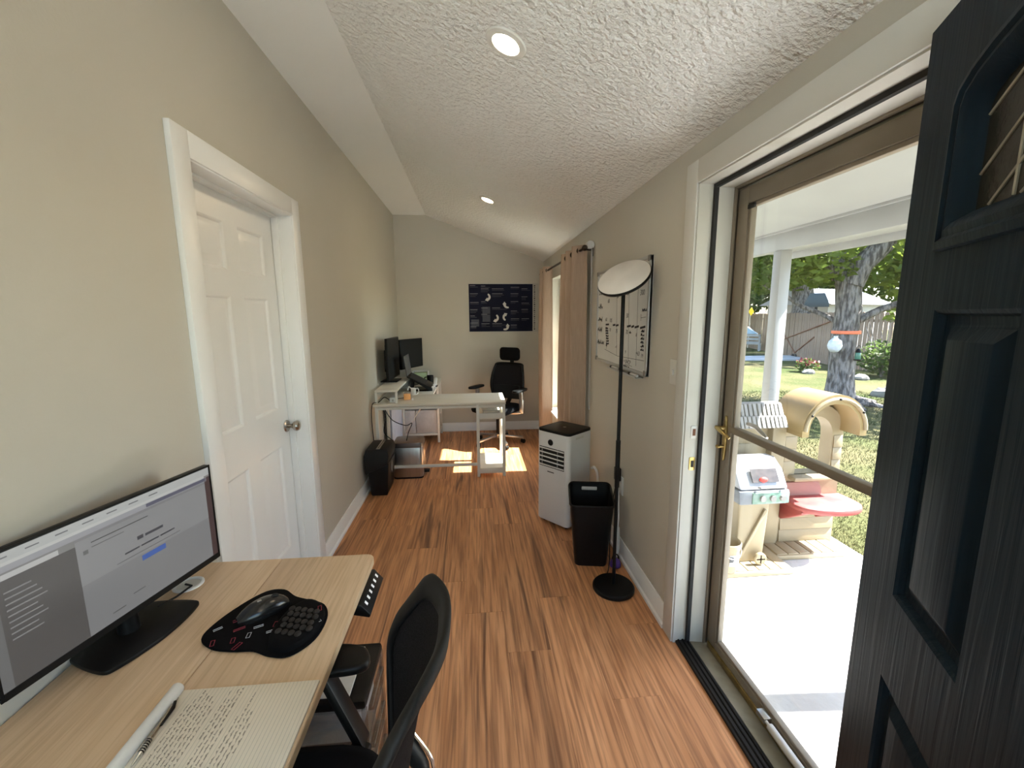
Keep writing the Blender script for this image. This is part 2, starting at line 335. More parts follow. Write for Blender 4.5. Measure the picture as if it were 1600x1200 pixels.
# ---- panel door helper: frame lives in local (u, n, v): u along width, n out of face, v up
def rect_loops(u0, u1, v0, v1, prof, P):
    return [[P(u0+i, v0+i, d), P(u1-i, v0+i, d), P(u1-i, v1-i, d), P(u0+i, v1-i, d)] for i, d in prof]
def slab(u1, v1, cols, rows, th, P, mtl, parent, extra_top=None):
    """stiles and rails as one body; holes where the panels sit"""
    m = MB()
    def bx(a, b, c, d):
        m.loft([[P(a,c,0),P(b,c,0),P(b,d,0),P(a,d,0)], [P(a,c,-th),P(b,c,-th),P(b,d,-th),P(a,d,-th)]])
    us = [0]+[x for c in cols for x in c]+[u1]
    top = extra_top if extra_top else v1
    for i in range(0, len(us), 2): bx(us[i], us[i+1], 0, top)
    vsr = [0]+[x for r in rows for x in r]+[top]
    for c in cols:
        for i in range(0, len(vsr), 2): bx(c[0], c[1], vsr[i], vsr[i+1])
    return m
d1 = thing('door_1', 'white six-panel interior door with a round nickel knob', 'door', (-.09, DY0+.008, .008), 0, kind='structure')
DW, DH = DY1-DY0-.016, DZ-.018
P1 = lambda u, v, d: (d, u, v)
cols = [(.12, .355), (.465, .70)]; rows = [(.24, .822), (1.022, 1.60), (1.708, 1.91)]
slab(DW, DH, cols, rows, .035, P1, X['trim'], d1).build('slab', X['trim'], d1, smooth=0)
for c in cols:
    for r in rows:
        MB().nest(rect_loops(c[0], c[1], r[0], r[1], [(0,0),(.006,-.003),(.012,-.010),(.02,-.011),(.028,-.010),(.05,-.002),(.054,-.0015)], P1)).build('panel', X['trim'], d1, smooth=20)
k = MB().lathe([(.033,0),(.034,.004),(.03,.010),(.013,.013)], (0,.775,.912), 28, 'x').build('rosette', X['nickel'], d1)
MB().lathe([(.011,.010),(.011,.030),(.014,.036),(.024,.042),(.029,.052),(.029,.060),(.024,.069),(.012,.074),(.001,.075)], (0,.775,.912), 28, 'x').build('knob', X['nickel'], d1)
# ---- exterior doorway: casing, jamb, weatherstrip, threshold
t = thing('trim_2', 'white casing and jamb of the exterior doorway with black weatherstrip', 'door casing', kind='structure')
cx = W-.02
MB().box(cx, W, EY1, EY1+.088, 0, EZ+.088).build('casing_side', X['trim_grey'], t, bevel=.002)
MB().box(cx, W, EY0-.088, EY0, 0, EZ+.088).build('casing_side', X['trim_grey'], t, bevel=.002)
MB().box(cx, W, EY0, EY1, EZ, EZ+.088).build('casing_head', X['trim_grey'], t, bevel=.002)
MB().box(W-.012, 2.0, EY1-.006, EY1+.012, -.02, EZ).build('jamb', X['jamb'], t, bevel=.001)
MB().box(W-.012, 2.0, EY0-.012, EY0+.006, -.02, EZ).build('jamb', X['jamb'], t, bevel=.001)
MB().box(W-.012, 2.0, EY0, EY1, EZ-.006, EZ+.012).build('jamb_head', X['jamb'], t, bevel=.001)
MB().box(1.926, 2.0, EY1-.020, EY1-.006, -.01, EZ-.006).box(1.926, 2.0, EY0+.006, EY0+.02, -.01, EZ-.006).box(1.926, 2.0, EY0+.02, EY1-.02, EZ-.02, EZ-.006).build('door_stop', X['jamb'], t, bevel=.001)
MB().box(1.912, 1.927, EY1-.021, EY1-.006, .0, EZ-.006).build('weatherstrip', X['rubber'], t)
MB().box(1.912, 1.927, EY0+.006, EY0+.021, .0, EZ-.006).build('weatherstrip', X['rubber'], t)
MB().box(1.912, 1.927, EY0+.02, EY1-.02, EZ-.021, EZ-.006).build('weatherstrip', X['rubber'], t)
for z, h, br in ((1.015, .056, 0), (.873, .06, 1)):
    s_ = MB().prism(rrect(1.878, 1.906, z-h/2, z+h/2, .006), 'y', EY1-.0085, EY1-.0055).build('strike_plate', X['brass'] if br else X['trim_grey'], t, bevel=.0006)
    MB().box(1.886, 1.899, EY1-.0092, EY1-.008, z-.015, z+.015).build('strike_hole', X['rust'] if not br else X['rubber'], s_)
t = thing('trim_3', 'door threshold with black rubber ramp and grey metal sill', 'threshold', kind='structure')
MB().box(1.866, 1.93, EY0-.005, EY1+.005, -.02, .012).build('black_sill', X['rubber'], t, bevel=.004)
for x in (1.880, 1.900, 1.918): MB().cyl((x, EY0, .012), (x, EY1, .012), .005, n=8).build('rubber_rib', X['black'], t)
MB().prism([(1.93,-.05),(2.035,-.06),(2.035,-.002),(1.93,.012)], 'y', EY0, EY1).build('metal_sill', mat('weathered_sill', (.36,.34,.28), .55, .2, c2=(.26,.24,.19), nscale=12), t, bevel=.002)
# ---- navy exterior door swung open towards the camera
door = thing('door_2', 'open dark navy entry door with raised panels and leaded window', 'door', (1.815, .815, .012), 0, kind='structure')
ANG = R(28); dd = Vector((-math.sin(ANG), -math.cos(ANG), 0)); nn = Vector((dd.y, -dd.x, 0))     # nn = outside face, now towards the camera
P2 = lambda u, v, d: tuple(dd*u+nn*d+Vector((0,0,v)))
DW2, DH2, RB = .905, 2.018, 1.565
cols = [(.155, .372), (.533, .75)]; rows = [(.22, .80), (.972, 1.51)]
m = slab(DW2, DH2, cols, rows, .044, P2, X['navy'], door, extra_top=RB)
arch = [(.145,1.612),(.76,1.612),(.76,1.838)]+[(.4525+.3075*math.cos(R(a)), 1.838+.075*math.sin(R(a))) for a in range(15, 180, 15)]+[(.145,1.838)]
outer = [(0,RB),(DW2,RB),(DW2,1.838)]+[(DW2-DW2*i/12, DH2) for i in range(0, 13)][1:-1]+[(0,1.838)]
outer[3] = (DW2, DH2); outer[-2] = (0, DH2)
m.nest([[P2(u,v,0) for u,v in outer], [P2(u,v,0) for u,v in arch]], cap=False)
m.nest([[P2(u,v,-.044) for u,v in outer], [P2(u,v,-.044) for u,v in arch]], cap=False)
m.nest([[P2(u,v,0) for u,v in outer], [P2(u,v,-.044) for u,v in outer]], cap=False)
m.build('slab', X['navy'], door, smooth=0)
for c in cols:
    for r in rows:
        MB().nest(rect_loops(c[0], c[1], r[0], r[1], [(0,0),(.006,-.004),(.010,-.013),(.022,-.015),(.028,-.014),(.047,-.003),(.050,-.002)], P2)).build('panel', X['navy'], door, smooth=20)
def shrink(poly, k):
    cx_ = sum(p[0] for p in poly)/len(poly); cy_ = (min(p[1] for p in poly)+max(p[1] for p in poly))/2
    hw = (max(p[0] for p in poly)-min(p[0] for p in poly))/2; hh = (max(p[1] for p in poly)-min(p[1] for p in poly))/2
    return [(cx_+(p[0]-cx_)*(hw-k)/hw, cy_+(p[1]-cy_)*(hh-k)/hh) for p in poly]
MB().nest([[P2(u,v,d) for u,v in shrink(arch, k)] for k, d in ((-.004,.0),(-.002,.010),(.010,.013),(.016,.008),(.026,.011),(.036,.006),(.05,-.014),(.054,-.03))], cap=False).build('window_moulding', X['navy'], door, smooth=30)
ga = shrink(arch, .05)
MB().nest([[P2(u,v,-.016) for u,v in ga], [P2(u,v,-.026) for u,v in ga]]).add([P2(u,v,-.016) for u,v in ga], [tuple(range(len(ga)))]).build('window_pane', X['leadglass'], door, smooth=0)
m = MB()
gu0, gu1, gv0, gv1 = .197, .708, 1.664, 1.862
for a, b in (((.197,1.80),(.32,1.86)),((.197,1.715),(.42,1.862)),((.23,1.664),(.50,1.862)),((.285,1.664),(.285,1.855)),((.30,1.664),(.62,1.86)),((.62,1.664),(.62,1.855)),((.708,1.80),(.58,1.86)),((.708,1.715),(.48,1.862)),((.67,1.664),(.40,1.862))):
    m.tube([P2(a[0],a[1],-.0155), P2(b[0],b[1],-.0155)], .0028, 6)
m.build('leading', X['lead'], door)
for z in (.25, 1.02, 1.78): MB().cyl((1.838,.80,z-.05), (1.838,.80,z+.05), .006, n=10).build('hinge', X['brass'], None).parent = None
for o in [o for o in COL.objects if o.name.startswith('hinge')]:
    o.parent = door; o.location = -Vector(door.location)
# ---- storm door
st = thing('door_3', 'bronze aluminium storm door with full glass panes and brass lever handle', 'door', kind='structure')
SX0, SX1 = 1.996, 2.03
sy0, sy1, sz1 = EY0+.008, EY1-.012, 2.012
def frame_ring(name, x0, x1, y0, y1, z0, z1, w_, mtl, bot=True, wb=None):
    MB().box(x0, x1, y0, y0+w_, z0, z1).build(name, mtl, st, bevel=.003)
    MB().box(x0, x1, y1-w_, y1, z0, z1).build(name, mtl, st, bevel=.003)
    MB().box(x0, x1, y0+w_, y1-w_, z1-w_, z1).build(name, mtl, st, bevel=.003)
    if bot: MB().box(x0, x1, y0+w_, y1-w_, z0, z0+(wb or w_)).build(name, mtl, st, bevel=.003)
frame_ring('outer_frame', 1.99, 2.045, EY0, EY1-.004, -.005, EZ-.004, .024, X['bronze'], False)
frame_ring('stile', 2.005, 2.038, sy0+.018, sy1-.018, .012, sz1-.018, .062, X['bronze'], True, .05)
MB().box(2.0, 2.006, EY0+.024, EY1-.028, EZ-.031, EZ-.028).box(2.0, 2.006, EY1-.031, EY1-.028, .01, EZ-.03).build('dark_gap', X['bronze_dk'], st)
frame_ring('inner_bead', 2.010, 2.034, sy0+.08, sy1-.08, .062, sz1-.08, .014, X['bronze'], True)
MB().box(2.004, 2.036, sy0+.06, sy1-.06, 1.03, 1.058).build('crossbar', X['bronze'], st, bevel=.004)
MB().box(2.019, 2.023, sy0+.09, sy1-.09, 1.058, sz1-.09).build('pane', X['glass'], st, smooth=0)
MB().box(2.019, 2.023, sy0+.09, sy1-.09, .072, 1.03).build('pane', X['glass'], st, smooth=0)
MB().box(1.999, 2.012, sy0+.03, sy1-.03, .0, .03).build('brass_sweep', X['brass'], st, bevel=.002)
MB().prism([(sy1-.081, sz1-.10), (sy1-.12, sz1-.10), (sy1-.12, sz1-.085), (sy1-.081, sz1-.085)], 'x', 2.003, 2.011).build('corner_clip', X['rubber'], st)
hb = MB().prism([(sy1-.048+a*.011, 1.0+b*.098) for a, b in arc(0,0,1,0,360,20)[:-1]], 'x', 1.997, 2.005).build('handle_plate', X['brass'], st, bevel=.001)
MB().cyl((2.004,sy1-.048,1.045), (1.962,sy1-.048,1.045), .009).tube([(1.965,sy1-.04,1.047),(1.960,sy1-.07,1.045),(1.962,sy1-.105,1.034),(1.972,sy1-.125,1.022)], [.008,.009,.008,.006], 10).build('lever', X['brass'], hb)
MB().cyl((2.003,sy1-.048,.965), (1.972,sy1-.048,.965), .007).sphere((1.972,sy1-.048,.965), (.008,.012,.008)).build('lock_button', X['brass'], hb)
MB().tube([(2.06,sy1-.10,1.075),(2.075,sy1-.135,1.07),(2.078,sy1-.175,1.05),(2.07,sy1-.21,1.045)], [.008,.009,.008,.005], 10).build('outside_lever', X['steel'], st)
MB().cyl((1.984, 1.235, .055), (1.984, .92, .055), .0135).cyl((1.984, 1.262, .055), (1.984, 1.235, .055), .006).build('closer', mat('closer_white', (.62,.60,.55), .4), st)
MB().box(1.975, 2.006, 1.255, 1.30, .045, .065).build('closer_bracket', X['steel'], st, bevel=.002)
# ---- window in the right wall
wi = thing('window_1', 'bright white-framed window between the beige curtains', 'window', kind='structure')
fr = lambda a, b, c, d, n_, x0=1.95, x1=2.0: MB().box(x0, x1, a, b, c, d).build(n_, X['trim'], wi, bevel=.003)
fr(WY0, WY0+.045, WZ0, WZ1, 'window_frame'); fr(WY1-.045, WY1, WZ0, WZ1, 'window_frame'); fr(WY0+.045, WY1-.045, WZ1-.045, WZ1, 'window_frame'); fr(WY0+.045, WY1-.045, WZ0, WZ0+.045, 'window_frame')
fr(WY0+.045, WY1-.045, 1.17, 1.205, 'meeting_rail')
MB().box(W-.04, 1.95, WY0-.03, WY1+.03, WZ0-.022, WZ0+.002).build('window_sill', X['trim'], wi, bevel=.004)
MB().box(1.972, 1.976, WY0+.045, WY1-.045, WZ0+.045, 1.17).build('pane', X['winglass'], wi, smooth=0)
MB().box(1.972, 1.976, WY0+.045, WY1-.045, 1.205, WZ1-.045).build('pane', X['winglass'], wi, smooth=0)
w2 = thing('added_window', 'unseen white-framed window added behind the photographer for light from that side', 'window', kind='structure')  # added window, never in view; brightens the ceiling and near things
for a in ((VX0,VX0+.045,VZ0,VZ1),(VX1-.045,VX1,VZ0,VZ1),(VX0+.045,VX1-.045,VZ0,VZ0+.045),(VX0+.045,VX1-.045,VZ1-.045,VZ1),(VX0+.045,VX1-.045,1.33,1.365)):
    MB().box(a[0],a[1],YF-.09,YF-.04,a[2],a[3]).build('window_frame', X['trim'], w2, bevel=.003)
MB().box(VX0+.045,VX1-.045,YF-.068,YF-.064,VZ0+.045,1.33).build('pane', X['winglass'], w2, smooth=0)
MB().box(VX0+.045,VX1-.045,YF-.068,YF-.064,1.365,VZ1-.045).build('pane', X['winglass'], w2, smooth=0)
# ---- recessed ceiling lights
nrm = Vector((-SL, 0, -1)).normalized()      # points down out of the slope
ROT = Vector((0,0,-1)).rotation_difference(nrm)
em = mat('led_lens', (1,.85,.62), .4, emit=(1,.78,.50), estr=LAMP)
trimring = mat('light_trim_white', (.8,.78,.72), .4)
for i, (lx, ly, lab) in enumerate(((1.092,1.705,'round recessed ceiling light nearest the camera'), (1.096,3.808,'small recessed ceiling light above the white desk'), (1.09,-.40,'recessed ceiling light behind the photographer'))):
    t = thing('ceiling_light', lab, 'ceiling light', (lx, ly, zceil(lx)), group='recessed ceiling lights')
    t.rotation_mode = 'QUATERNION'; t.rotation_quaternion = ROT
    MB().lathe([(.048,-.004),(.052,-.008),(.074,-.006),(.078,-.002),(.078,.0),(.048,.0)], n=36).build('trim_ring', trimring, t)
    MB().lathe([(.001,-.005),(.048,-.005),(.048,-.002),(.001,-.002)], n=32).build('lens', em, t)
# ---- switch
t = thing('light_switch', 'white light switch plate beside the exterior door casing', 'switch', (W, 1.868, 1.257))
MB().box(-.006, 0, -.036, .036, -.058, .058).build('plate', X['trim_grey'], t, bevel=.003)
MB().box(-.012, -.006, -.006, .006, -.014, .012).build('toggle', X['white'], t, bevel=.002)
# ================================================================== OUTDOORS
GZ = -.14
PZ = -.10
t = struct(MB().box(XO, 3.55, -1.6, 4.2, -.30, PZ).build('porch_slab', X['concrete'], bevel=.01), 'pale sunlit concrete porch slab outside the glass door', 'porch slab')
gr = MB()
gn = 60
def gh(x, y): return GZ + .03*math.sin(x*.9+1)*math.cos(y*.7) - .012*max(0, x-4)
gr.grid(lambda u, v: (3.4+60*u**1.6, -25+80*v, gh(3.4+60*u**1.6, -25+80*v)), gn, gn)
tag(gr.build('lawn', X['grass'], smooth=60), 'patchy green lawn beyond the porch', 'lawn', kind='structure')
tag(MB().box(XO-.02, 3.42, 4.2, 30, -.4, GZ+.01).build('side_ground', X['grass']), 'ground outside the curtained window', 'lawn', kind='structure')
tag(MB().box(-12, XO, -16, YF-.12, -.4, GZ+.01).build('reflector', X['bounce_ground']), 'pale concrete driveway added unseen behind the photographer to bounce sunlight inside', 'reflector', kind='structure')  # added unseen surface, throws sunlight up through the rear window
# grass blades near the porch
m = MB(); rg = random.Random(3)
for i in range(60000):
    x = 3.56+rg.random()**1.8*6.0; y = 1.2+rg.random()*7.5
    h = rg.uniform(.02, .05); a = rg.random()*6.28; w_ = rg.uniform(.0015,.003)*(1+(x-3.5)*.3); z = gh(x,y)-.004
    dx, dy = math.cos(a)*w_, math.sin(a)*w_; lx, ly = rg.uniform(-.03,.03), rg.uniform(-.03,.03)
    m.add([(x-dx,y-dy,z),(x+dx,y+dy,z),(x+lx,y+ly,z+h)], [(0,1,2)])
tag(m.build('grass', X['blade'], smooth=0), 'short sunlit grass blades growing along the porch edge', 'grass', kind='stuff')
# porch roof
pr = thing('porch_roof', 'white painted porch roof with beam and fascia board', 'porch roof', kind='structure')
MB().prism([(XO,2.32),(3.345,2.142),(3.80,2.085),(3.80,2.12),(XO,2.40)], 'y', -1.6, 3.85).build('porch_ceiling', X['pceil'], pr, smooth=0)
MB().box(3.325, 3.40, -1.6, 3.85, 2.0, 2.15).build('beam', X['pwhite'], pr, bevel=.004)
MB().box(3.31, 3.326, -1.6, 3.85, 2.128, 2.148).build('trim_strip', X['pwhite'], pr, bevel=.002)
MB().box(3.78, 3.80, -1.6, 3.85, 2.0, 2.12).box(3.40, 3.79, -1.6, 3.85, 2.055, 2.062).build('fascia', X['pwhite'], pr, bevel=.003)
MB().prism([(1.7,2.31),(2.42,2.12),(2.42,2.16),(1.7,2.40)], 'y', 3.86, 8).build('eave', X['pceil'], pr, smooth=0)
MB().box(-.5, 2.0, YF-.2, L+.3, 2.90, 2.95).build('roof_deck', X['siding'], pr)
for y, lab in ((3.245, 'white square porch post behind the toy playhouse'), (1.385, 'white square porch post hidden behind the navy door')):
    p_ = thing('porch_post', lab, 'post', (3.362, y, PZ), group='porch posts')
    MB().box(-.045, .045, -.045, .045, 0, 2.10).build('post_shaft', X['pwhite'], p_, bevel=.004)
# ---------------------------------------------------------------- toy playhouse
ph = thing('toy_playhouse', 'cream plastic toy playhouse with arched window and red counter on the porch', 'playhouse', (0,0,PZ))
def Pz(z): return z-PZ
def clap(x0, x1, y, z0, z1, n_, name='clapboard', holes=None):
    dz = (z1-z0)/n_
    for i in range(n_):
        a, b = z0+i*dz, z0+(i+1)*dz
        MB().prism([(y, Pz(a)),(y-.012, Pz(a)+.003),(y-.004, Pz(b)-.002),(y, Pz(b)-.002)], 'x', x0, x1).build(name, X['cream'], ph, bevel=.002)
# left (grill) bay
MB().box(2.54, 3.02, 2.66, 2.72, 0, Pz(.86)).build('wall_panel', X['cream'], ph, bevel=.01)
clap(2.55, 2.93, 2.66, .05, .80, 5)
MB().box(2.93, 3.03, 2.60, 2.70, 0, Pz(.80)).build('pillar', X['cream'], ph, bevel=.012)
for k, (a, b, y0) in enumerate(((.855,.935,2.60),(.785,.86,2.55))):
    m_ = MB().prism([(2.68,Pz(b)),(y0+.02,Pz(b)),(y0-.02,Pz(a)),(2.68,Pz(a))], 'x', 2.53, 2.985).build('awning_course', X['greyplas'], ph, bevel=.008)
    for i in range(15):
        x = 2.545+i*.0295+.004*math.sin(i*7)
        MB().bar((x, y0-.023, Pz(a)+.004), (x+.006, y0+.016, Pz(b)-.004), .021, .008, (0,1,.5)).build('shingle', X['greyplas'], m_, bevel=.002)
# right bay with arched opening
xa0, xa1 = 3.03, 3.455; xc = 3.25
outer = [(xa0,0),(xa1,0),(xa1,Pz(.70))]+[(xc+.205*math.cos(R(a)), Pz(.72)+.20*math.sin(R(a))) for a in range(15, 180, 15)]+[(xa0,Pz(.70))]
inner = [(3.125,Pz(.43)),(3.375,Pz(.43)),(3.375,Pz(.68))]+[(xc+.125*math.cos(R(a)), Pz(.70)+.135*math.sin(R(a))) for a in range(15, 180, 15)]+[(3.125,Pz(.68))]
m_ = MB()
for y in (2.62, 2.72): m_.nest([[(u,y,v) for u,v in outer], [(u,y,v) for u,v in inner]], cap=False)
m_.nest([[(u,2.62,v) for u,v in outer], [(u,2.72,v) for u,v in outer]], cap=False).nest([[(u,2.62,v) for u,v in inner], [(u,2.72,v) for u,v in inner]], cap=False)
m_.build('arched_wall', X['cream'], ph, smooth=30)
clap(3.05, 3.445, 2.62, -.06, .20, 3)
clap(3.035, 3.115, 2.62, .44, .70, 3); clap(3.385, 3.45, 2.62, .44, .70, 3)
hood_o = [(xc-.222,Pz(.735))]+[(xc+.222*math.cos(R(a)), Pz(.775)+.235*math.sin(R(a))) for a in range(180, -1, -12)]+[(xc+.222,Pz(.735))]
hood_i = [(xc-.175,Pz(.735))]+[(xc+.175*math.cos(R(a)), Pz(.775)+.175*math.sin(R(a))) for a in range(180, -1, -12)]+[(xc+.175,Pz(.735))]
m_ = MB().loft([[(o_[0],2.47,o_[1]),(o_[0],2.76,o_[1]),(i_[0],2.76,i_[1]),(i_[0],2.47,i_[1])] for o_, i_ in zip(hood_o, hood_i)])
hd = m_.build('arched_hood', X['tan'], ph, smooth=40)
rib = [(xc+.207*math.cos(R(a)), 2.464, Pz(.775)+.207*math.sin(R(a))) for a in range(180, -1, -10)]
MB().tube(rib, .012, 8).build('hood_rib', X['cream'], hd)
for a in (150, 90, 35): MB().sphere((xc+.207*math.cos(R(a)), 2.452, Pz(.775)+.207*math.sin(R(a))), .008, 8, 6).build('screw_cap', X['black'], hd)
MB().box(3.08, 3.42, 2.55, 2.64, Pz(.40), Pz(.43)).build('window_shelf', X['cream'], ph, bevel=.008)
MB().prism([(3.06,Pz(.20)),(3.36,Pz(.20)),(3.30,Pz(.38)),(3.06,Pz(.38))], 'y', 2.60, 2.622).build('faded_panel', mat('faded_pink_plastic', (.30,.15,.12), .6), ph, bevel=.004)
ctr = smooth_path([(3.03,2.62,0),(3.03,2.46,0),(3.10,2.38,0),(3.26,2.345,0),(3.40,2.37,0),(3.47,2.45,0),(3.47,2.62,0)], 4)
co = MB().prism([(p.x,p.y) for p in ctr], 'z', Pz(.245), Pz(.285)).build('counter', X['redplas'], ph, bevel=.012)
for x in (3.07, 3.33): MB().prism([(2.62,Pz(.12)),(2.60,Pz(.12)),(2.42,Pz(.235)),(2.42,Pz(.25)),(2.62,Pz(.25))], 'x', x-.03, x+.03).build('counter_bracket', X['redplas'], co, bevel=.006)
for x0, x1, y0, y1 in ((2.47,2.93,2.30,2.70),(2.92,3.42,2.45,2.70)):
    pl = MB().box(x0, x1, y0, y1, 0, .035).build('platform', X['cream'], ph, bevel=.008)
    n_ = int((x1-x0)/.075)
    for i in range(n_):
        a = x0+.01+i*(x1-x0-.02)/n_
        MB().box(a+.003, a+(x1-x0-.02)/n_-.003, y0+.012, y1-.02, .033, .041).build('platform_board', X['cream'], pl, bevel=.003)
# grill
MB().prism([(2.60,.04),(2.78,.04),(2.80,Pz(.33)),(2.86,Pz(.37)),(2.55,Pz(.37)),(2.60,Pz(.33))], 'y', 2.40, 2.60).build('grill_stand', X['cream'], ph, bevel=.012)
MB().bar((2.615,2.398,.07), (2.77,2.398,Pz(.30)), .03, .02).build('stand_brace', X['cream'], ph, bevel=.004)
MB().prism([(2.545,Pz(.365)),(2.855,Pz(.365)),(2.865,Pz(.455)),(2.535,Pz(.455))], 'y', 2.32, 2.62).build('grill_tray', mat('grey_blue_plastic', (.16,.175,.195), .5, c2=(.11,.12,.14), nscale=20), ph, bevel=.012)
fp = MB().box(2.62, 2.855, 2.312, 2.324, Pz(.375), Pz(.445)).build('control_panel', mat('mint_panel', (.22,.29,.25), .5, c2=(.10,.20,.15), nscale=30), ph, bevel=.003)
for x in (2.68, 2.745, 2.81): MB().lathe([(.018,-.014),(.019,-.002),(.019,0)], (x,2.312,Pz(.41)), 14, 'y').build('knob', X['greyplas'], fp)
# lid with window hole
lid_w = mat('grill_lid_plastic', (.36,.375,.40), .4, c2=(.25,.27,.31), nscale=6)
m_ = MB()
prof = [(2.60,Pz(.455)),(2.60,Pz(.56)),(2.55,Pz(.615)),(2.47,Pz(.62)),(2.39,Pz(.565)),(2.325,Pz(.46))]
m_.prism(prof, 'x', 2.545, 2.855)
lid = m_.build('grill_lid', lid_w, ph, bevel=.012)
MB().add([(2.63,2.384,Pz(.572)),(2.80,2.384,Pz(.572)),(2.80,2.341,Pz(.50)),(2.63,2.341,Pz(.50))], [(0,1,2,3)]).build('lid_window', mat('dark_grill_window', (.04,.036,.034), .3, c2=(.07,.06,.055), nscale=30), lid, thick=.006)
MB().sphere((2.70,2.345,Pz(.515)), (.03,.012,.018), 12, 8).build('toy_food', mat('toy_red', (.6,.06,.05), .4), lid)
MB().tube([(2.66,2.326,Pz(.475)),(2.66,2.305,Pz(.48)),(2.82,2.305,Pz(.48)),(2.82,2.326,Pz(.475))], .006, 6).build('lid_handle', X['greyplas'], lid)
wh = MB().lathe([(.034,-.012),(.04,-.006),(.04,.006),(.034,.012),(.030,.0)], (2.735,2.36,.085), 20, 'y').build('wheel', X['cream'], ph)
MB().bar((2.707,2.352,.085),(2.763,2.352,.085),.008,.008).bar((2.735,2.352,.057),(2.735,2.352,.113),.008,.008,(0,1,0)).build('spokes', X['white'], wh)
# bucket
bk = thing('plastic_bucket', 'white plastic pail with a printed paper label beside the toy grill', 'bucket', (2.505, 2.345, PZ+.041))
MB().lathe([(.055,0),(.058,.004),(.070,.16),(.076,.165),(.076,.185),(.072,.19),(.068,.185),(.066,.16),(.055,.01),(.001,.008)], n=28).build('pail', X['cream'], bk)
lab_ = [( .0655*math.cos(R(a)), .0655*math.sin(R(a))) for a in range(-110, -39, 10)]
lb = MB().loft([[(x*(1.0+.0), y, .05) for x, y in lab_]+[(x*.98, y*.98, .05) for x, y in lab_[::-1]], [(x*1.06, y*1.06, .125) for x, y in lab_]+[(x*1.04, y*1.04, .125) for x, y in lab_[::-1]]]).build('paper_label', X['pwhite'], bk)
MB().box(-.028,-.004,-.0735,-.070,.105,.113).box(-.028,.002,-.0725,-.069,.092,.096).box(-.028,-.004,-.072,-.068,.083,.086).build('label_print', X['ink'], bk)
MB().tube([(.074*math.cos(R(a)), .074*math.sin(R(a))-.004, .165-.06*math.sin(R((a+180)))*1.0) for a in range(180, 361, 15)], .0025, 6).build('bail_handle', X['steel'], bk)
# ---------------------------------------------------------------- trees
def leaf_cloud(m_, c, r, n_, size, rg_):
    for i in range(n_):
        while True:
            p = Vector((rg_.uniform(-1,1), rg_.uniform(-1,1), rg_.uniform(-1,1)))
            if .15 < p.length < 1: break
        p = Vector((c[0]+p.x*r[0], c[1]+p.y*r[1], c[2]+p.z*r[2]))
        a = Vector((rg_.gauss(0,1), rg_.gauss(0,1), rg_.gauss(0,.5))).normalized(); b = a.cross(Vector((rg_.gauss(0,1), rg_.gauss(0,1), rg_.gauss(0,1)))).normalized()
        s_ = size*rg_.uniform(.6,1.3)
        m_.add([p-a*s_, p-b*s_*.45, p+a*s_, p+b*s_*.45], [(0,1,2,3)])
def bent(p0, p1, r0, r1, seed, n_=7, amp=.08):
    rg_ = random.Random(seed); p0, p1 = Vector(p0), Vector(p1); pts = []; rs = []
    for i in range(n_+1):
        f_ = i/n_; q = p0.lerp(p1, f_)
        if 0 < i < n_: q += Vector((rg_.uniform(-amp,amp), rg_.uniform(-amp,amp), 0))
        pts.append(q); rs.append(r0+(r1-r0)*f_)
    return pts, rs
tr = thing('shade_tree', 'large grey-barked yard tree with an orange strap around its trunk', 'tree', (7.95, 7.5, -.2))
pts, rs = bent((0,0,-.1), (-.05,.05,2.4), .215, .20, 5, 8, .03); rs[0] = .33; rs[1] = .245
MB().tube(pts, rs, 16).build('trunk', X['bark'], tr)
for i, (b, e, r0, r1) in enumerate((((-.04,.04,2.2),(-1.3,.6,4.2),.19,.08), ((-.04,.0,2.25),(.9,-.7,4.3),.21,.09), ((0,.05,2.3),(.2,1.5,4.4),.15,.06), ((.1,-.1,1.6),(1.5,-1.2,2.7),.07,.025), ((0,.1,1.5),(-1.2,1.4,2.6),.05,.02), ((.5,-.5,2.0),(2.2,-.6,2.3),.04,.015))):
    pts, rs = bent(b, e, r0, r1, 20+i, 6, .1); MB().tube(pts, rs, 10).build('branch', X['bark'], tr)
for i in range(7): 
    a = i*.9; pts, rs = bent((.2*math.cos(a),.2*math.sin(a),.10), (.75*math.cos(a),.75*math.sin(a),.02), .10, .03, 60+i, 4, .05); MB().tube(pts, rs, 8).build('root', X['bark'], tr)
rg = random.Random(11); m_ = MB()
for c, r, n_ in (((-1.6,.6,3.6),(1.6,1.5,1.1),3200), ((1.3,-1.0,3.7),(1.8,1.6,1.2),3400), ((.2,1.4,4.0),(1.8,1.6,1.2),2600), ((0,0,5.0),(2.6,2.6,1.2),4200), ((-.9,.4,2.6),(1.1,1.0,.45),1300), ((1.5,-1.1,2.55),(1.2,.9,.5),1300), ((-2.6,1.6,2.5),(.9,.9,.5),700), ((1.1,-.4,1.75),(.7,.6,.3),260)):
    leaf_cloud(m_, c, r, n_, .085, rg)
tag(m_.build('leaves', X['leaf'], tr, smooth=0), kind='stuff')
st_ = tag(MB().lathe([(.222,-.03),(.228,-.02),(.228,.02),(.222,.03)], (7.94,7.52,1.17), 24).build('orange_strap', mat('orange_webbing', (.75,.18,.08), .7)), 'orange webbing strap tied around the near tree trunk', 'strap')
st_.rotation_euler = (0,0,0)
ln = thing('garden_lantern', 'small black lantern hanging on the near tree trunk', 'lantern', (7.97, 7.24, .66))
MB().lathe([(.055,0),(.06,.01),(.06,.025),(.045,.03)], n=16).build('lantern_base', X['black'], ln)
MB().lathe([(.042,.03),(.047,.06),(.047,.12),(.04,.15)], n=16).build('lantern_glass', mat('green_lantern_glass', (.05,.16,.11), .2), ln)
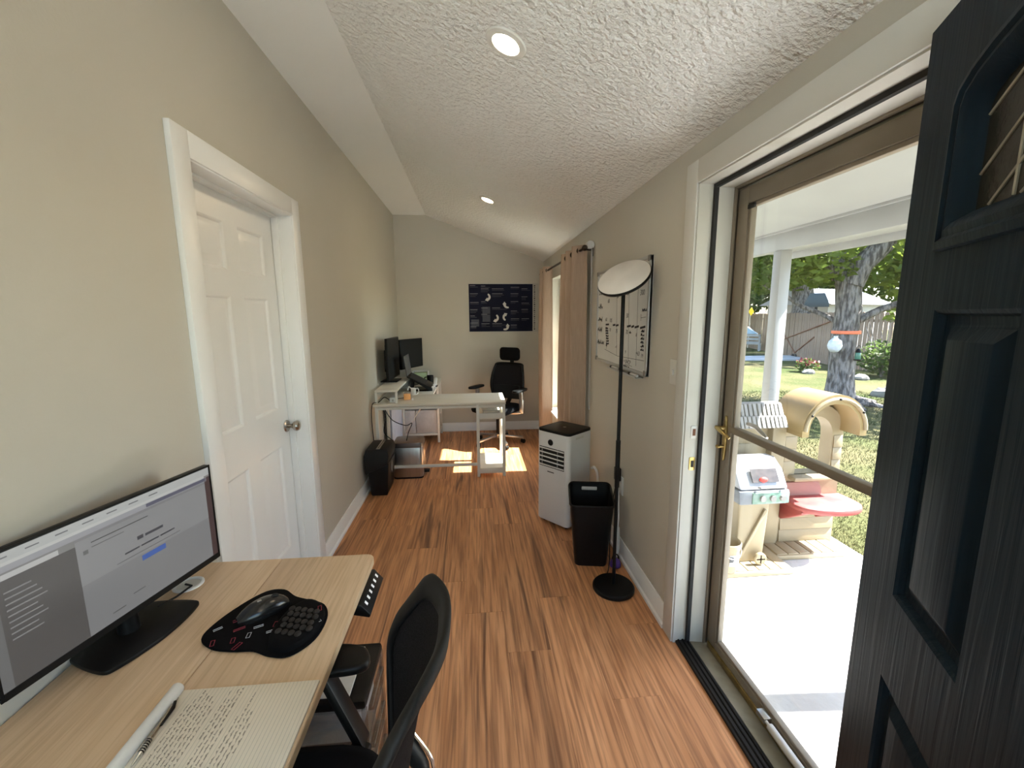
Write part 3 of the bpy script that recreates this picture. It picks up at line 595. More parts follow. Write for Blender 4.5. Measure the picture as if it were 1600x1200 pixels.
MB().lathe([(.05,.15),(.055,.16),(.03,.19),(.02,.22),(.001,.225)], n=16).build('lantern_cap', X['black'], ln)
MB().tube([(.05*math.cos(R(a)),0,.16+.12*math.sin(R(a))) for a in range(0,181,15)], .005, 6).build('lantern_bail', X['black'], ln)
bg_ = MB()
bg_.lathe2([(.05,0),(.55,.08),(.9,.3),(1,.5),(.85,.8),(.5,.95),(.25,1.05),(.3,1.15)], (7.60,7.36,.80), (.13,.10,.27), 14)
tag(bg_.build('hanging_bag', mat('pale_plastic_sack', (.60,.62,.64), .5, c2=(.48,.50,.52), nscale=9, bump=.8, bscale=12, bdist=.03)), 'pale plastic sack hanging left of the near tree trunk', 'bag')
def bgtree(loc, h, r, crowns, lab, seed, leafm, n_=2600, size=.16):
    t_ = thing('background_tree', lab, 'tree', loc, group='trees beyond the fence')
    pts, rs = bent((0,0,-.1), (.2,.2,h), r*1.25, r*.7, seed, 7, .08); MB().tube(pts, rs, 12).build('trunk', X['bark'], t_)
    rg_ = random.Random(seed); mm = MB()
    for c, rr in crowns: leaf_cloud(mm, c, rr, n_, size, rg_)
    tag(mm.build('leaves', leafm, t_, smooth=0), kind='stuff')
bgtree((14.85,17.3,-.3), 5, .42, (((-1.5,.5,4.2),(2.2,2.2,1.6)), ((1.6,-1,4.6),(2.4,2.2,1.8)), ((0,0,6.2),(3,3,1.8))), 'thick leaning tree trunk behind the board fence', 81, X['leaf'])
bgtree((17,27,-.3), 5, .4, (((-2,0,4.0),(3.2,2.5,2.4)), ((2,0,5.0),(3.2,2.5,2.6)), ((0,0,8),(4,3,2.5)), ((-1,-1,2.6),(3,2,1.6))), 'leafy green tree farthest left through the glass door', 82, X['leaf2'], 3000, .22)
bgtree((24,26,-.3), 5, .35, (((-2,0,3.6),(3.4,2.5,2.2)), ((2,-2,4.5),(3.4,2.5,2.6)), ((0,0,7.5),(4,3,2.5))), 'dense green tree behind the white shed', 83, X['leaf2'], 3000, .22)
bgtree((21,14,-.3), 5, .35, (((-1,1,3.4),(3.0,2.5,2.0)), ((1,-1,5.0),(3.4,2.8,2.6)), ((0,0,7.8),(4,3,2.5))), 'leafy tree behind the right end of the fence', 84, X['leaf'], 3000, .2)
bgtree((9.5,22,-.3), 5, .35, (((0,0,4.4),(3.4,3.0,2.6)), ((0,0,7.8),(4,3,2.5)), ((-3,3,4.0),(3,3,2.5))), 'green tree left of the porch post', 85, X['leaf'], 3000, .2)
sh = thing('fence_shrub', 'low leafy shrub in front of the right fence', 'shrub', (12.3, 10.9, -.25))
rg = random.Random(5); mm = MB(); leaf_cloud(mm, (0,0,.55), (.7,.6,.5), 900, .07, rg); tag(mm.build('leaves', X['leaf2'], sh, smooth=0), kind='stuff')
m_ = MB()
for k in range(6): m_.tube([(0,0,0),(math.cos(k)*.15,math.sin(k)*.15,.5),(math.cos(k)*.5,math.sin(k)*.5,1.1+.15*k)], [.03,.02,.008], 6)
m_.build('stems', X['bark'], sh)
# ---------------------------------------------------------------- fence
def fence(a, b, lab, name, zb=-.3, h=1.85, gap=.02, gate=False):
    a, b = Vector((*a, zb)), Vector((*b, zb)); d = b-a; n_ = int(d.length/.15); u = d.normalized()
    t_ = thing(name, lab, 'fence', a, math.atan2(d.y, d.x))
    me_ = [MB().prism([(0,0),(.15-gap,0),(.15-gap,hh-.04),(.12-gap,hh),(.03,hh),(0,hh-.04)], 'y', -.01, .01).mesh('picket', smooth=0) for hh in (h, h-.02, h+.015)]
    for q in me_: q.materials.append(X['fence'])
    rr = random.Random(int(d.length*100))
    for i in range(n_):
        o = link('picket', rr.choice(me_), t_); o.location = (i*.15, rr.uniform(-.014,.008), 0)
    for z in (.35, h-.30): MB().box(0, d.length, .012, .05, z, z+.085).build('rail', X['fence'], t_)
    for i in range(int(d.length/2.4)+1): MB().box(i*2.4-.045, i*2.4+.045, .012, .10, 0, h-.05).build('post', X['fence'], t_)
    return t_
fence((16.6,24.0), (14.7,18.6), 'grey board fence at far left beyond the lawn', 'board_fence')
g = fence((14.6,18.5), (13.3,13.6), 'weathered board gate with rusty diagonal braces', 'fence_gate')
for a, b in (((.3,-.03,.55),(4.6,-.03,1.55)), ((.3,-.03,1.5),(2.2,-.03,.25)), ((2.2,-.03,.25),(3.6,-.03,.95))): MB().cyl(a, b, .025, n=8).build('brace', X['rust'], g)
for x in (2.1, 2.35): MB().lathe([(.05,-.02),(.085,-.01),(.085,.01),(.05,.02)], (x,-.06,.12), 14, 'y').build('gate_wheel', X['rubber'], g)
fence((13.2,13.5), (13.6,8.5), 'sunlit cedar fence right of the near tree', 'board_fence', gap=.028)
# ---------------------------------------------------------------- yard things
bb = thing('basketball_hoop', 'dark basketball backboard standing above the fence', 'basketball hoop', (14.6, 16.2, -.3), R(-41))
MB().cyl((0,0,0), (0,0,2.3), .05).build('pole', X['black'], bb)
MB().prism([(-.42,2.08),(.42,2.08),(.38,2.3),(.24,2.62),(-.24,2.62),(-.38,2.3)], 'y', -.08, -.05).build('backboard', mat('dark_backboard', (.03,.045,.05), .5), bb, bevel=.008)
hs = thing('neighbour_shed', 'white shed with a grey roof behind the fence', 'shed', (19.6, 21.5, -.3), R(20))
MB().box(-2.5, 2.5, -1.5, 1.5, 0, 2.3).build('shed_wall', X['pwhite'], hs)
MB().prism([(-1.8,2.25),(1.8,2.25),(0,3.1)], 'x', -2.8, 2.8).build('shed_roof', mat('grey_shingle_roof', (.30,.32,.36), .8), hs)
ns = thing('yellow_sign', 'small yellow diamond sign above the far fence', 'sign', (15.75, 22.0, -.3))
MB().cyl((0,0,0),(0,0,2.0),.03).build('sign_post', X['steel'], ns)
MB().prism([(0,1.72),(.16,1.95),(0,2.18),(-.16,1.95)], 'y', -.06, -.04).build('sign_panel', mat('yellow_sign_paint', (.85,.65,.03), .5), ns)
be = thing('garden_bench', 'white slatted garden bench with a pale blue cover far across the lawn', 'bench', (14.35, 20.2, -.35), R(-40))
for z in (.45, .62, .79): MB().box(-.7, .7, -.26, -.23, z, z+.10).build('slat', X['pwhite'], be)
for y in (-.2, -.02, .16): MB().box(-.7, .7, y, y+.14, .40, .43).build('seat_slat', X['pwhite'], be)
for x in (-.66, .66):
    for y in (-.22, .26): MB().box(x-.04, x+.04, y-.04, y+.04, 0, .45 if y > 0 else .9).build('leg', X['pwhite'], be)
MB().prism([(-.6,.9),(.55,.9),(.1,1.25),(-.5,1.2)], 'y', -.1, .3).build('cover', mat('pale_blue_tarp', (.36,.50,.62), .6), be, bevel=.03)
for i, (x, y, s_, lab) in enumerate(((11.3,10.5,.16,'pale rock lying right of the near tree base'), (10.7,11.6,.14,'grey rock by the flower patch at the fence'), (9.5,8.1,.2,'flat weathered stone nearest the porch, right of the near tree'))):
    mm = MB().sphere((0,0,.3*s_), (s_*1.3, s_, s_*.7), 9, 6); rr = random.Random(i)
    mm.v = [(a*rr.uniform(.85,1.15), b*rr.uniform(.85,1.15), c*rr.uniform(.85,1.1)) for a, b, c in mm.v]
    o = mm.build('garden_rock', mat('pale_stone', (.20,.19,.17), .9, c2=(.14,.135,.125), nscale=6), smooth=0); o.location = (x, y, gh(x,y)); tag(o, lab, 'rock', 'garden rocks')
fp_ = thing('flower_patch', 'dark red flowering plant near the fence gate', 'plant', (10.9, 11.9, gh(10.9,11.9)))
rg = random.Random(9); mm = MB(); leaf_cloud(mm, (0,0,.2), (.35,.3,.2), 260, .06, rg); tag(mm.build('leaves', X['leaf2'], fp_, smooth=0), kind='stuff')
mm = MB(); leaf_cloud(mm, (0,0,.28), (.33,.28,.16), 160, .045, rg); tag(mm.build('blossoms', mat('dark_red_petals', (.26,.03,.05), .6), fp_, smooth=0), kind='stuff')
tag(MB().box(9.4, 14.2, 15.2, 16.8, gh(12,16)-.02, gh(12,16)+.05).build('drive_slab', X['concrete']), 'pale concrete strip in front of the fence gate', 'paving', kind='structure')
# ================================================================== NEAR DESK
dk = thing('standing_desk', 'light oak standing desk along the left wall in the foreground', 'desk', (0, 0, 0))
DT, DF, DE, DN = .72, .605, 1.385, -.05       # top height, front edge x, far end y, near end y
def dpoly(x0, x1, rad): 
    return [(x0,DN),(x1,DN)]+([(x1-rad+rad*math.cos(R(a)), DE-rad+rad*math.sin(R(a))) for a in range(0,91,15)] if rad else [(x1,DE)])+[(x0,DE)]
dkp = []
for x0, x1, rad in ((.004,.3045,0),(.3055,DF,.028)):
    MB().prism(dpoly(x0,x1,rad), 'z', DT-.025, DT).build('desktop_panel', X['desk'], dk, bevel=.0025)
MB().prism([(a, b) for a, b in dpoly(.30, DF+.0006, .028)], 'z', DT-.023, DT-.003).build('edge_band', X['desk_edge'], dk)
for y in (.12, 1.05):
    MB().box(.27,.33,y-.03,y+.03,.04,DT-.04).build('leg_column', X['black'], dk, bevel=.004)
    MB().box(.03,.57,y-.035,y+.035,0,.04).build('foot', X['black'], dk, bevel=.01)
    MB().box(.05,.55,y-.03,y+.03,DT-.04,DT-.0255).build('top_bracket', X['black'], dk)
MB().box(.28,.32,.15,1.02,DT-.065,DT-.03).build('crossbeam', X['black'], dk)
cp = MB().prism([(.56,DT-.026),(.613,DT-.026),(.640,DT-.060),(.636,DT-.068),(.56,DT-.05)], 'y', 1.155, 1.335).build('control_panel', X['black'], dk, bevel=.002)
for i in range(6):
    f_ = .45; y = 1.18+i*.027
    MB().add([(.613+.027*f_+.012*a-.0, y+b, DT-.026-.034*f_-.0151*a+.0012) for a, b in ((-.5,-.005),(-.5,.005),(.15,.005),(.15,-.005))], [(0,1,2,3)]).build('control_button', mat('button_white', (.8,.8,.8), .5, emit=(.8,.85,.9), estr=.05) if i == 0 else bpy.data.materials['button_white'], cp)
gm = MB().lathe([(.040,0),(.040,.003),(.034,.005),(.030,.003),(.030,.0)], (.082,1.264,DT), 28).build('cable_grommet', X['white'], dk)
MB().lathe([(.029,.0),(.029,.0015),(.001,.0016)], (.082,1.264,DT), 24).build('grommet_hole', X['trim_grey'], gm)
# ---- monitor
mo = thing('desktop_monitor', 'large black flat monitor on the light oak desk showing a web page', 'monitor', (.03, .805, DT+.0005), math.atan2(1.315-.805, .15-.03))
MWD, MZ0, MZ1 = .524, .060, .358              # local: x along width (left to right as seen), -y faces the chair
MB().box(0, MWD, 0, .018, MZ0, MZ1).build('panel_body', X['black'], mo, bevel=.003)
MB().box(.08, MWD-.08, .018, .036, MZ0+.03, MZ1-.06).build('back_housing', X['black'], mo, bevel=.008)
MB().box(0,.006,-.002,0,MZ0,MZ1).box(MWD-.006,MWD,-.002,0,MZ0,MZ1).box(.006,MWD-.006,-.002,0,MZ1-.006,MZ1).box(.006,MWD-.006,-.003,0,MZ0,MZ0+.016).build('bezel', X['black'], mo)
def scr(c, e=.17, r=.35): 
    n_ = 'screen_%d_%d_%d' % tuple(int(q*255) for q in c)
    return bpy.data.materials.get(n_) or mat(n_, tuple(q*.16+.01 for q in c), r, emit=c, estr=e, spec=.45)
dz0, dz1 = MZ0+.016, MZ1-.006; dh = dz1-dz0; dw = MWD-.012
disp = MB().box(.006, MWD-.006, -.0012, 0, dz0, dz1).build('display', scr((.20,.20,.195)), mo, smooth=0)
def px(u0, u1, v0, v1, c, d=.0014, name='screen_area', e=.17):
    return MB().box(.006+u0*dw, .006+u1*dw, -d, -.0011, dz0+v0*dh, dz0+v1*dh).build(name, scr(c, e), disp, smooth=0)
px(0, 1, .925, 1, (.42,.43,.42)); px(0, 1, .90, .925, (.48,.49,.47)); px(0, .98, .855, .90, (.30,.30,.32)); px(.62, .97, .862, .895, (.10,.10,.14), .0016)
px(0, .30, 0, .80, (.085,.08,.078)); px(0, .035, 0, .80, (.14,.14,.14), .0016); px(.965, 1, 0, .92, (.06,.035,.035)); px(.04,.24,.80,.84,(.45,.45,.44)); 
px(.30, .965, .0, .855, (.20,.20,.205)); px(.30,.965,.45,.83,(.24,.24,.245), .0015)
dark = scr((.04,.04,.05), .3)
for i in range(9): px(.055, .14+.05*((i*37)%7)/7, .70-i*.045, .71-i*.045, (.22,.22,.22), .0017, 'menu_line')
for i in range(7): px(.04+i*.1, .085+i*.1, .955, .965, (.14,.14,.15), .0017, 'tab_text')
px(.36,.62,.775,.783,(.06,.06,.06),.0017,'text_line'); px(.36,.50,.735,.742,(.10,.10,.10),.0017,'text_line')
px(.555,.585,.60,.635,(.05,.05,.06),.0017,'logo_mark'); px(.595,.69,.603,.628,(.05,.05,.06),.0017,'text_line')
for i, (a, b) in enumerate(((.49,.56),(.57,.66),(.67,.75))): px(a, b, .525, .54, (.05,.05,.06), .0017, 'text_line')
px(.45,.78,.475,.481,(.10,.10,.10),.0017,'text_line')
px(.565,.69,.385,.435,(.05,.11,.36),.0018,'blue_button')
px(.40,.46,.07,.078,(.08,.08,.08),.0017,'text_line'); px(.50,.56,.13,.138,(.08,.08,.08),.0017,'text_line')
px(.325,.345,.70,.735,(.12,.12,.12),.0017,'round_icon')
MB().tube([(MWD*.5,.028,.0),(MWD*.5,.03,.05),(MWD*.5,.028,.12)], [.024,.022,.02], 16, sq=1.0).build('stand_neck', X['black'], mo)
bp_ = smooth_path([(-.125,-.055,0),(-.10,-.085,0),(0,-.10,0),(.10,-.085,0),(.125,-.055,0),(.10,.06,0),(.05,.085,0),(-.05,.085,0),(-.10,.06,0)], 5, True)
MB().prism([(MWD*.5+p.x, .02+p.y) for p in bp_], 'z', 0, .011).build('stand_base', X['black'], mo, bevel=.003)
tag(MB().tube([(.075,1.262,DT+.004),(.10,1.25,DT+.006),(.09,1.20,DT+.006),(.075,1.15,DT+.012)], .003, 8).build('monitor_cable', X['black']), 'thin black cable going into the white desk grommet', 'cable')
# ---- mouse pad and mouse
mp = thing('mouse_pad', 'black ergonomic mouse pad with cushioned wrist rest and small outlined keys print', 'mouse pad', (0,0,DT+.0004))
op = smooth_path([(.335,1.20,0),(.385,1.205,0),(.43,1.17,0),(.475,1.15,0),(.525,1.125,0),(.55,1.07,0),(.545,.995,0),(.505,.945,0),(.455,.948,0),(.41,.968,0),(.36,.972,0),(.305,.985,0),(.262,1.02,0),(.262,1.07,0),(.29,1.14,0)], 5, True)
MB().prism([(p.x,p.y) for p in op], 'z', 0, .006).build('pad_base', X['black_fabric'], mp, bevel=.002)
cc = Vector((.475,1.045,0)); wr = smooth_path([(.475,1.145,0),(.52,1.12,0),(.545,1.065,0),(.538,1.0,0),(.50,.955,0),(.455,.96,0),(.432,1.0,0),(.43,1.06,0),(.445,1.115,0)], 4, True)
MB().nest([[(c.x,c.y,z) for c in [cc+(p-cc)*k for p in wr]] for k, z in ((1,.005),(.97,.013),(.88,.018),(.7,.020),(.3,.021))]).build('wrist_rest', X['black_fabric'], mp, smooth=60)
for i in range(5):
    for j in range(5):
        x, y = .452+.0175*i+.004*(j%2), 1.01+.021*j-.012*i*.4
        if (Vector((x,y,0))-cc).length < .068:
            MB().sphere((x, y, .0202), (.0083,.0098,.0045), 10, 6).build('cushion_cell', bpy.data.materials.get('gel_cell') or mat('gel_cell', (.028,.024,.022), .7, spec=.2), mp)
def outline(cx_, cy_, w_, h_, a, mtl, z=.0065):
    ca, sa = math.cos(R(a)), math.sin(R(a)); q = [(-w_,-h_),(w_,-h_),(w_,h_),(-w_,h_)]
    MB().tube([(cx_+u*ca-v*sa, cy_+u*sa+v*ca, z) for u, v in q], .0007, 4, True).build('printed_outline', mtl, mp)
pr_, pw_ = mat('print_red', (.35,.03,.05), .8), mat('print_white', (.6,.6,.62), .8)
for a in ((.30,1.0,.004,.010,20,pr_),(.345,1.005,.004,.009,15,pr_),(.285,1.05,.010,.003,40,pw_),(.375,1.02,.004,.009,10,pw_),(.385,1.05,.011,.003,25,pw_),(.425,1.03,.011,.003,25,pw_),(.425,1.055,.004,.009,5,pr_),(.32,1.08,.012,.004,30,pr_),(.34,1.045,.013,.003,30,pr_),(.365,.985,.012,.004,70,pr_)): outline(*a)
for a in ((.525,1.09,.004,.010,20,pr_,.019),(.535,1.04,.010,.003,40,pw_,.016),(.528,1.0,.006,.004,70,pw_,.013)): outline(*a)
ms = thing('computer_mouse', 'glossy black wireless mouse resting on the mouse pad', 'mouse', (.372,1.105,DT+.0070), R(38))
MB().grid(lambda u, v: ((.062*(1-2*v))*1.0, .034*math.cos(math.pi*u)*math.sin(math.pi*(.06+.88*v))**.55, (.038*math.sin(math.pi*u)**.6*math.sin(math.pi*(.05+.9*v**.85))**.6)), 20, 16).build('mouse_shell', mat('gloss_black', (.012,.012,.013), .22, nscale=10), ms, smooth=70)
MB().lathe([(.009,-.004),(.011,0),(.009,.004)], (.03,0,.031), 14, 'y').build('scroll_wheel', X['rubber'], ms)
MB().box(-.012,-.002,-.004,.004,.0368,.0385).build('logo_mark', X['steel'], ms, bevel=.001)
# ---- notepad
nb = thing('notepad', 'ruled cream notepad covered in handwriting with its top page folded back', 'notepad', (0,0,DT))
NX0, NX1, NY0, NY1 = .322, .600, .642, .866
MB().box(NX0-.01, NX1, NY0, NY1, 0, .006).build('pages', X['paper'], nb, bevel=.001)
MB().lathe([(.0115,NY0),(.0125,NY0+.002),(.0125,NY1-.002),(.0115,NY1)], (NX0-.014,0,.0135), 18, 'y').build('rolled_page', X['white'], nb)
for i in range(34):
    x = NX0+.014+i*.0078
    if x < NX1-.004: MB().box(x-.00022, x+.00022, NY0+.001, NY1-.001, .0060, .0062).build('ruled_line', X['rule'], nb, smooth=0)
def scribble(x, y0, y1, seed, amp=.0022):
    """one line of longhand: runs along +y, upright letters towards -x"""
    rg_ = random.Random(seed); m_ = MB(); y = y0
    while y < y1:
        wlen = rg_.uniform(.006,.017); pts = []; n_ = int(wlen/.0011)
        for i in range(n_):
            up = rg_.choice((.25,.5,.5,.6,1.0,1.25)) if i % 2 else rg_.choice((0,0,0,-.1,-.5))
            pts.append((x-.0008-amp*up, y+i*.0011+rg_.uniform(-.0003,.0003), .0063))
        if len(pts) > 2: m_.tube(pts, .00026, 4)
        y += wlen+rg_.uniform(.002,.0045)
    if m_.v: m_.build('handwriting', X['ink'], nb, smooth=0)
spans = [(0,.18),(.03,.82),(.03,.86),(.03,.96),(.03,.93),(.03,.9),(.03,.92),(.03,.84),(.03,.8),(.0,0),(.45,.98),(.05,.84),(.05,.95),(.05,.98),(.03,.55),(0,0),(.1,.62),(.05,.95),(.05,.75),(.02,.7),(.3,.6)]
for i, (a, b) in enumerate(spans):
    if b > a: scribble(NX0+.014+i*.0078+.0078, NY0+a*(NY1-NY0)+.004, NY0+b*(NY1-NY0)-.004, 100+i)
pn = thing('ballpoint_pen', 'black and silver ballpoint pen lying on the notepad', 'pen', (0,0,0))
pa, pb = Vector((.322,.842,DT+.0105)), Vector((.333,.700,DT+.0105))
pt = lambda f_: tuple(pa.lerp(pb, f_))
MB().tube([pt(0),pt(.03),pt(.10),pt(.12)], [.0018,.0022,.0022,.0040], 12).build('clicker', X['chrome'], pn)
MB().tube([pt(.12),pt(.5),pt(.62)], [.0042,.0042,.0042], 14).build('barrel', X['nickel'], pn)
gp = MB().tube([pt(.62),pt(.66),pt(.82),pt(.86)], [.0043,.0050,.0050,.0042], 14).build('grip', X['chrome'], pn)
for k in range(6): MB().tube([pt(.645+k*.032),pt(.660+k*.032)], .0053, 14).build('grip_ring', X['rubber'], gp)
MB().tube([pt(.86),pt(.97),pt(1.0)], [.0042,.0018,.0006], 12).build('tip', X['chrome'], pn)
MB().tube([Vector(pt(.10))+Vector((.003,0,.005)),Vector(pt(.2))+Vector((.007,0,.004)),Vector(pt(.45))+Vector((.005,0,.002))], [.003,.0034,.002], 8).build('clip', X['black'], pn)
# ---- near task chair
ch = thing('mesh_task_chair', 'black mesh-back task chair tucked under the light oak desk', 'office chair', (.58, .72, 0))
def seat_shape(k, z): return [(-.06+(.24*abs(math.cos(a))**.6*(1 if math.cos(a) >= 0 else -1))*k, (.245*abs(math.sin(a))**.6*(1 if math.sin(a) >= 0 else -1))*k, z) for a in [2*math.pi*i/32 for i in range(32)]]
MB().loft([seat_shape(.86,.395), seat_shape(.95,.405), seat_shape(1,.43), seat_shape(.97,.455), seat_shape(.85,.468), seat_shape(.4,.470)]).build('seat', X['black_fabric'], ch, smooth=60)
MB().box(-.16,.06,-.10,.10,.36,.398).build('seat_mechanism', X['black'], ch, bevel=.01)
def bx0(z): return .205+(z-.5)*.19+max(0,z-.80)*.14
def bpt(s, z, hw): return Vector((bx0(z)-.088*(s*hw/.23)**2, s*hw, z))
def hwz(z):
    f_ = (z-.50)/(.955-.50)
    return .15+.088*math.sin(min(1,f_*1.5)*math.pi/2)-.075*max(0,(f_-.50)/.45)**1.4
ol = []
for z in (.50,.56,.62,.68,.74,.80,.85,.89): ol.append(bpt(1, z, hwz(z)))
ol += [bpt(.95,.915,hwz(.9)), bpt(.82,.932,hwz(.9)), bpt(.55,.943,hwz(.9)), bpt(.25,.946,hwz(.9))]
olf = ol + [Vector((p.x,-p.y,p.z)) for p in ol[::-1]]
bot = [bpt(s, .495, .15) for s in (-.6,-.2,.2,.6)]
loop = smooth_path(olf+bot, 4, True)
nL = len(loop)
rings = []
for i, p in enumerate(loop):
    tq = (loop[(i+1)%nL]-loop[i-1]).normalized(); nrm_ = Vector((-.97,0,.24)); inw = tq.cross(nrm_).normalized(); nrm_ = inw.cross(tq).normalized()
    wv = .021+.007*max(0,(p.z-.75)/.2)
    rings.append([p+inw*wv*math.cos(a)+nrm_*.011*math.sin(a) for a in [2*math.pi*k/12 for k in range(12)]])
MB().loft(rings, closed=True).build('back_frame', X['black_soft'], ch, smooth=70)
def meshpt(u, v):
    z = .50+v*.455; s = 2*u-1
    hw = hwz(min(z,.89))*(1 if z < .88 else math.sqrt(max(.02,1-((z-.88)/.082)**2))*.97+.03)
    return tuple(bpt(s, z, hw)+Vector((-.004,0,0)))
MB().grid(meshpt, 24, 26).build('back_mesh', X['mesh'], ch, smooth=70, thick=.002)
for s in (-1, 1):
    MB().tube(smooth_path([(.205,s*.10,.60),(.245,s*.085,.52),(.19,s*.06,.43),(.05,s*.05,.385)], 5), .014, 10, sq=1.5).build('back_support', X['black'], ch)
    MB().tube(smooth_path([(.22,s*.115,.605),(.266,s*.10,.52),(.21,s*.075,.43)], 5), .004, 6).build('chrome_edge', X['chrome'], ch)
    pad = [(p.x,p.y) for p in smooth_path([(.09,s*.255,0),(.075,s*.315,0),(0,s*.335,0),(-.10,s*.325,0),(-.13,s*.285,0),(-.11,s*.25,0),(0,s*.24,0)], 5, True)]
    ar = MB().prism(pad, 'z', .635, .662).build('armrest', X['black'], ch, bevel=.010, seg=3)
    MB().bar((-.03,s*.285,.636), (.07,s*.262,.42), .055, .022, (1,0,0)).build('armrest_post', X['black'], ar, bevel=.006)
    MB().bar((.07,s*.265,.425), (-.02,s*.10,.385), .05, .018).build('armrest_bracket', X['black'], ar, bevel=.004)
MB().cyl((-.05,0,.12),(-.05,0,.365),.028).build('gas_column', X['black'], ch)
def five_star(t_, cx_, cy_, rad, rot, mtl, hub=.10):
    b_ = MB().lathe([(.04,.07),(.045,.08),(.045,.12),(.03,.13)], (cx_,cy_,0), 16).build('base_hub', mtl, t_)
    for k in range(5):
        a = R(rot+72*k); ca, sa = math.cos(a), math.sin(a)
        MB().bar((cx_+.03*ca,cy_+.03*sa,hub), (cx_+rad*ca,cy_+rad*sa,.070), .042, .024).build('base_leg', mtl, t_, bevel=.006)
        w_ = MB().lathe([(.018,-.022),(.026,-.018),(.026,-.004),(.012,-.004),(.012,.004),(.026,.004),(.026,.018),(.018,.022)], (0,0,0), 16, 'y').build('caster', X['black'], t_)
        w_.location = (cx_+rad*ca, cy_+rad*sa, .0265); w_.rotation_euler = (0,0,a+.6)
        MB().cyl((cx_+rad*ca,cy_+rad*sa,.045),(cx_+rad*ca,cy_+rad*sa,.066),.008,n=8).build('caster_stem', X['steel'], t_)
five_star(ch, -.05, 0, .26, 56, X['black'])
# ---- clear plastic drawer unit under the desk
bx_ = thing('plastic_drawer_unit', 'clear plastic drawer unit with black top rim under the light oak desk', 'storage unit', (0,0,0))
x0, x1, y0, y1 = .34, .625, 1.10, 1.33
MB().box(x0, x1, y0, y1, .40, .43).build('top_frame', X['black'], bx_, bevel=.010)
MB().box(x0+.03, x1-.05, y0+.02, y1-.02, .428, .4325).build('top_inset', X['paper'], bx_, bevel=.002)
for z in (.012, .142, .272):
    dwr = MB().box(x0+.006, x1-.004, y0+.006, y1-.006, z, z+.12).build('drawer', X['clearplastic'], bx_, bevel=.004)
    MB().box(x1-.006, x1+.010, y0+.04, y1-.04, z+.085, z+.1).build('drawer_pull', X['clearplastic'], dwr, bevel=.003)
    MB().box(x0+.03, x1-.03, y0+.02, y1-.02, z+.003, z+.05).build('drawer_contents', X['fabricgrey'] if z > .2 else X['steel'], dwr, bevel=.006)
for y in (y0, y1-.012):
    for x in (x0, x1-.014): MB().box(x, x+.014, y, y+.012, 0, .402).build('corner_post', X['clearplastic'], bx_)
# ================================================================== FAR DESK CORNER
wd = thing('l_shaped_desk', 'white L-shaped desk with side shelf at the far end of the room', 'desk', (0,0,0))
WT = .725
MB().box(.03, 1.24, 3.89, 4.385, WT-.022, WT).build('desktop_panel', X['whitedesk'], wd, bevel=.003)
MB().box(.03, .53, 4.387, 5.54, WT-.022, WT).build('return_panel', X['whitedesk'], wd, bevel=.003)
def leg(x, y, z1=WT-.022, z0=0): return MB().box(x-.014, x+.014, y-.014, y+.014, z0, z1).build('leg', X['whitemetal'], wd, bevel=.003)
for x, y in ((.06,3.92),(.98,3.915),(1.222,3.915),(.98,4.365),(1.222,4.365),(.06,4.40),(.513,5.10),(.513,5.51),(.10,5.10),(.06,5.51)): leg(x, y)
for a in ((.06,1.222,3.915,WT-.04),(.98,1.222,4.365,WT-.04)): MB().box(a[0],a[1],a[2]-.012,a[2]+.012,a[3]-.012,a[3]+.012).build('rail', X['whitemetal'], wd, bevel=.002)
MB().box(.06,.98,3.905,3.925,.112,.138).build('lower_rail', X['whitemetal'], wd, bevel=.002)
MB().box(.05,.07,3.92,5.51,.08,.105).build('lower_rail', X['whitemetal'], wd, bevel=.002)
MB().bar((.12,5.08,.14),(.45,4.45,.66),.008,.008).build('diagonal_brace', X['whitemetal'], wd)
MB().bar((.06,4.05,.10),(.28,4.40,.26),.03,.02).build('diagonal_brace', X['whitemetal'], wd)
for z in (.085, .575): MB().box(.985, 1.217, 3.905, 4.375, z-.014, z).build('shelf', X['whitedesk'], wd, bevel=.002)
for q in ((.985,1.217,3.902,3.91,.035,.075),(.985,1.217,3.902,3.91,.575,.62),(.985,1.217,4.37,4.378,.575,.62)): MB().box(*q).build('shelf_lip', X['whitemetal'], wd)
MB().box(1.214,1.222,3.92,4.36,.575,.625).build('shelf_lip', X['whitemetal'], wd)
# fabric drawers hung under the return
fd = MB().box(.095, .513, 5.09, 5.12, .09, .115).box(.095,.513,5.09,5.12,.50,.515).box(.505,.52,5.10,5.51,.09,.115).build('drawer_frame', X['whitemetal'], wd, bevel=.002)
for z0, z1 in ((.118,.40),(.415,.50)):
    for x0, x1 in ((.115,.24),(.243,.50)):
        b_ = MB().box(x0, x1, 5.098, 5.48, z0, z1).build('fabric_drawer', X['fabricgrey'], wd, bevel=.008)
MB().lathe([(.004,.523),(.012,.527),(.014,.535),(.008,.541),(.001,.542)], (0,5.2,.34), 14, 'x').build('drawer_knob', X['white'], wd)
MB().box(.07,.09,4.44,5.06,.0,.66).build('back_panel', mat('pale_blue_panel', (.42,.46,.54), .6), wd)
# items on shelf
for i, (z, c, lab) in enumerate(((.576,(.10,.09,.085),'dark hardback notebook lying on the white desk side shelf'),(.602,(.40,.38,.35),'grey closed notebook lying topmost on the white desk side shelf'))):
    b_ = thing('notebook', lab, 'notebook', (1.03, 3.98, z+.0005), R(3*i), 'notebooks on the side shelf')
    MB().box(0,.165,0,.23,0,.0025).box(0,.165,0,.23,.021,.0235).box(0,.003,0,.23,.0025,.021).build('cover', mat('book_cover_%d' % i, c, .6), b_)
    MB().box(.003,.16,.004,.226,.0026,.0209).build('pages', X['paper'], b_)
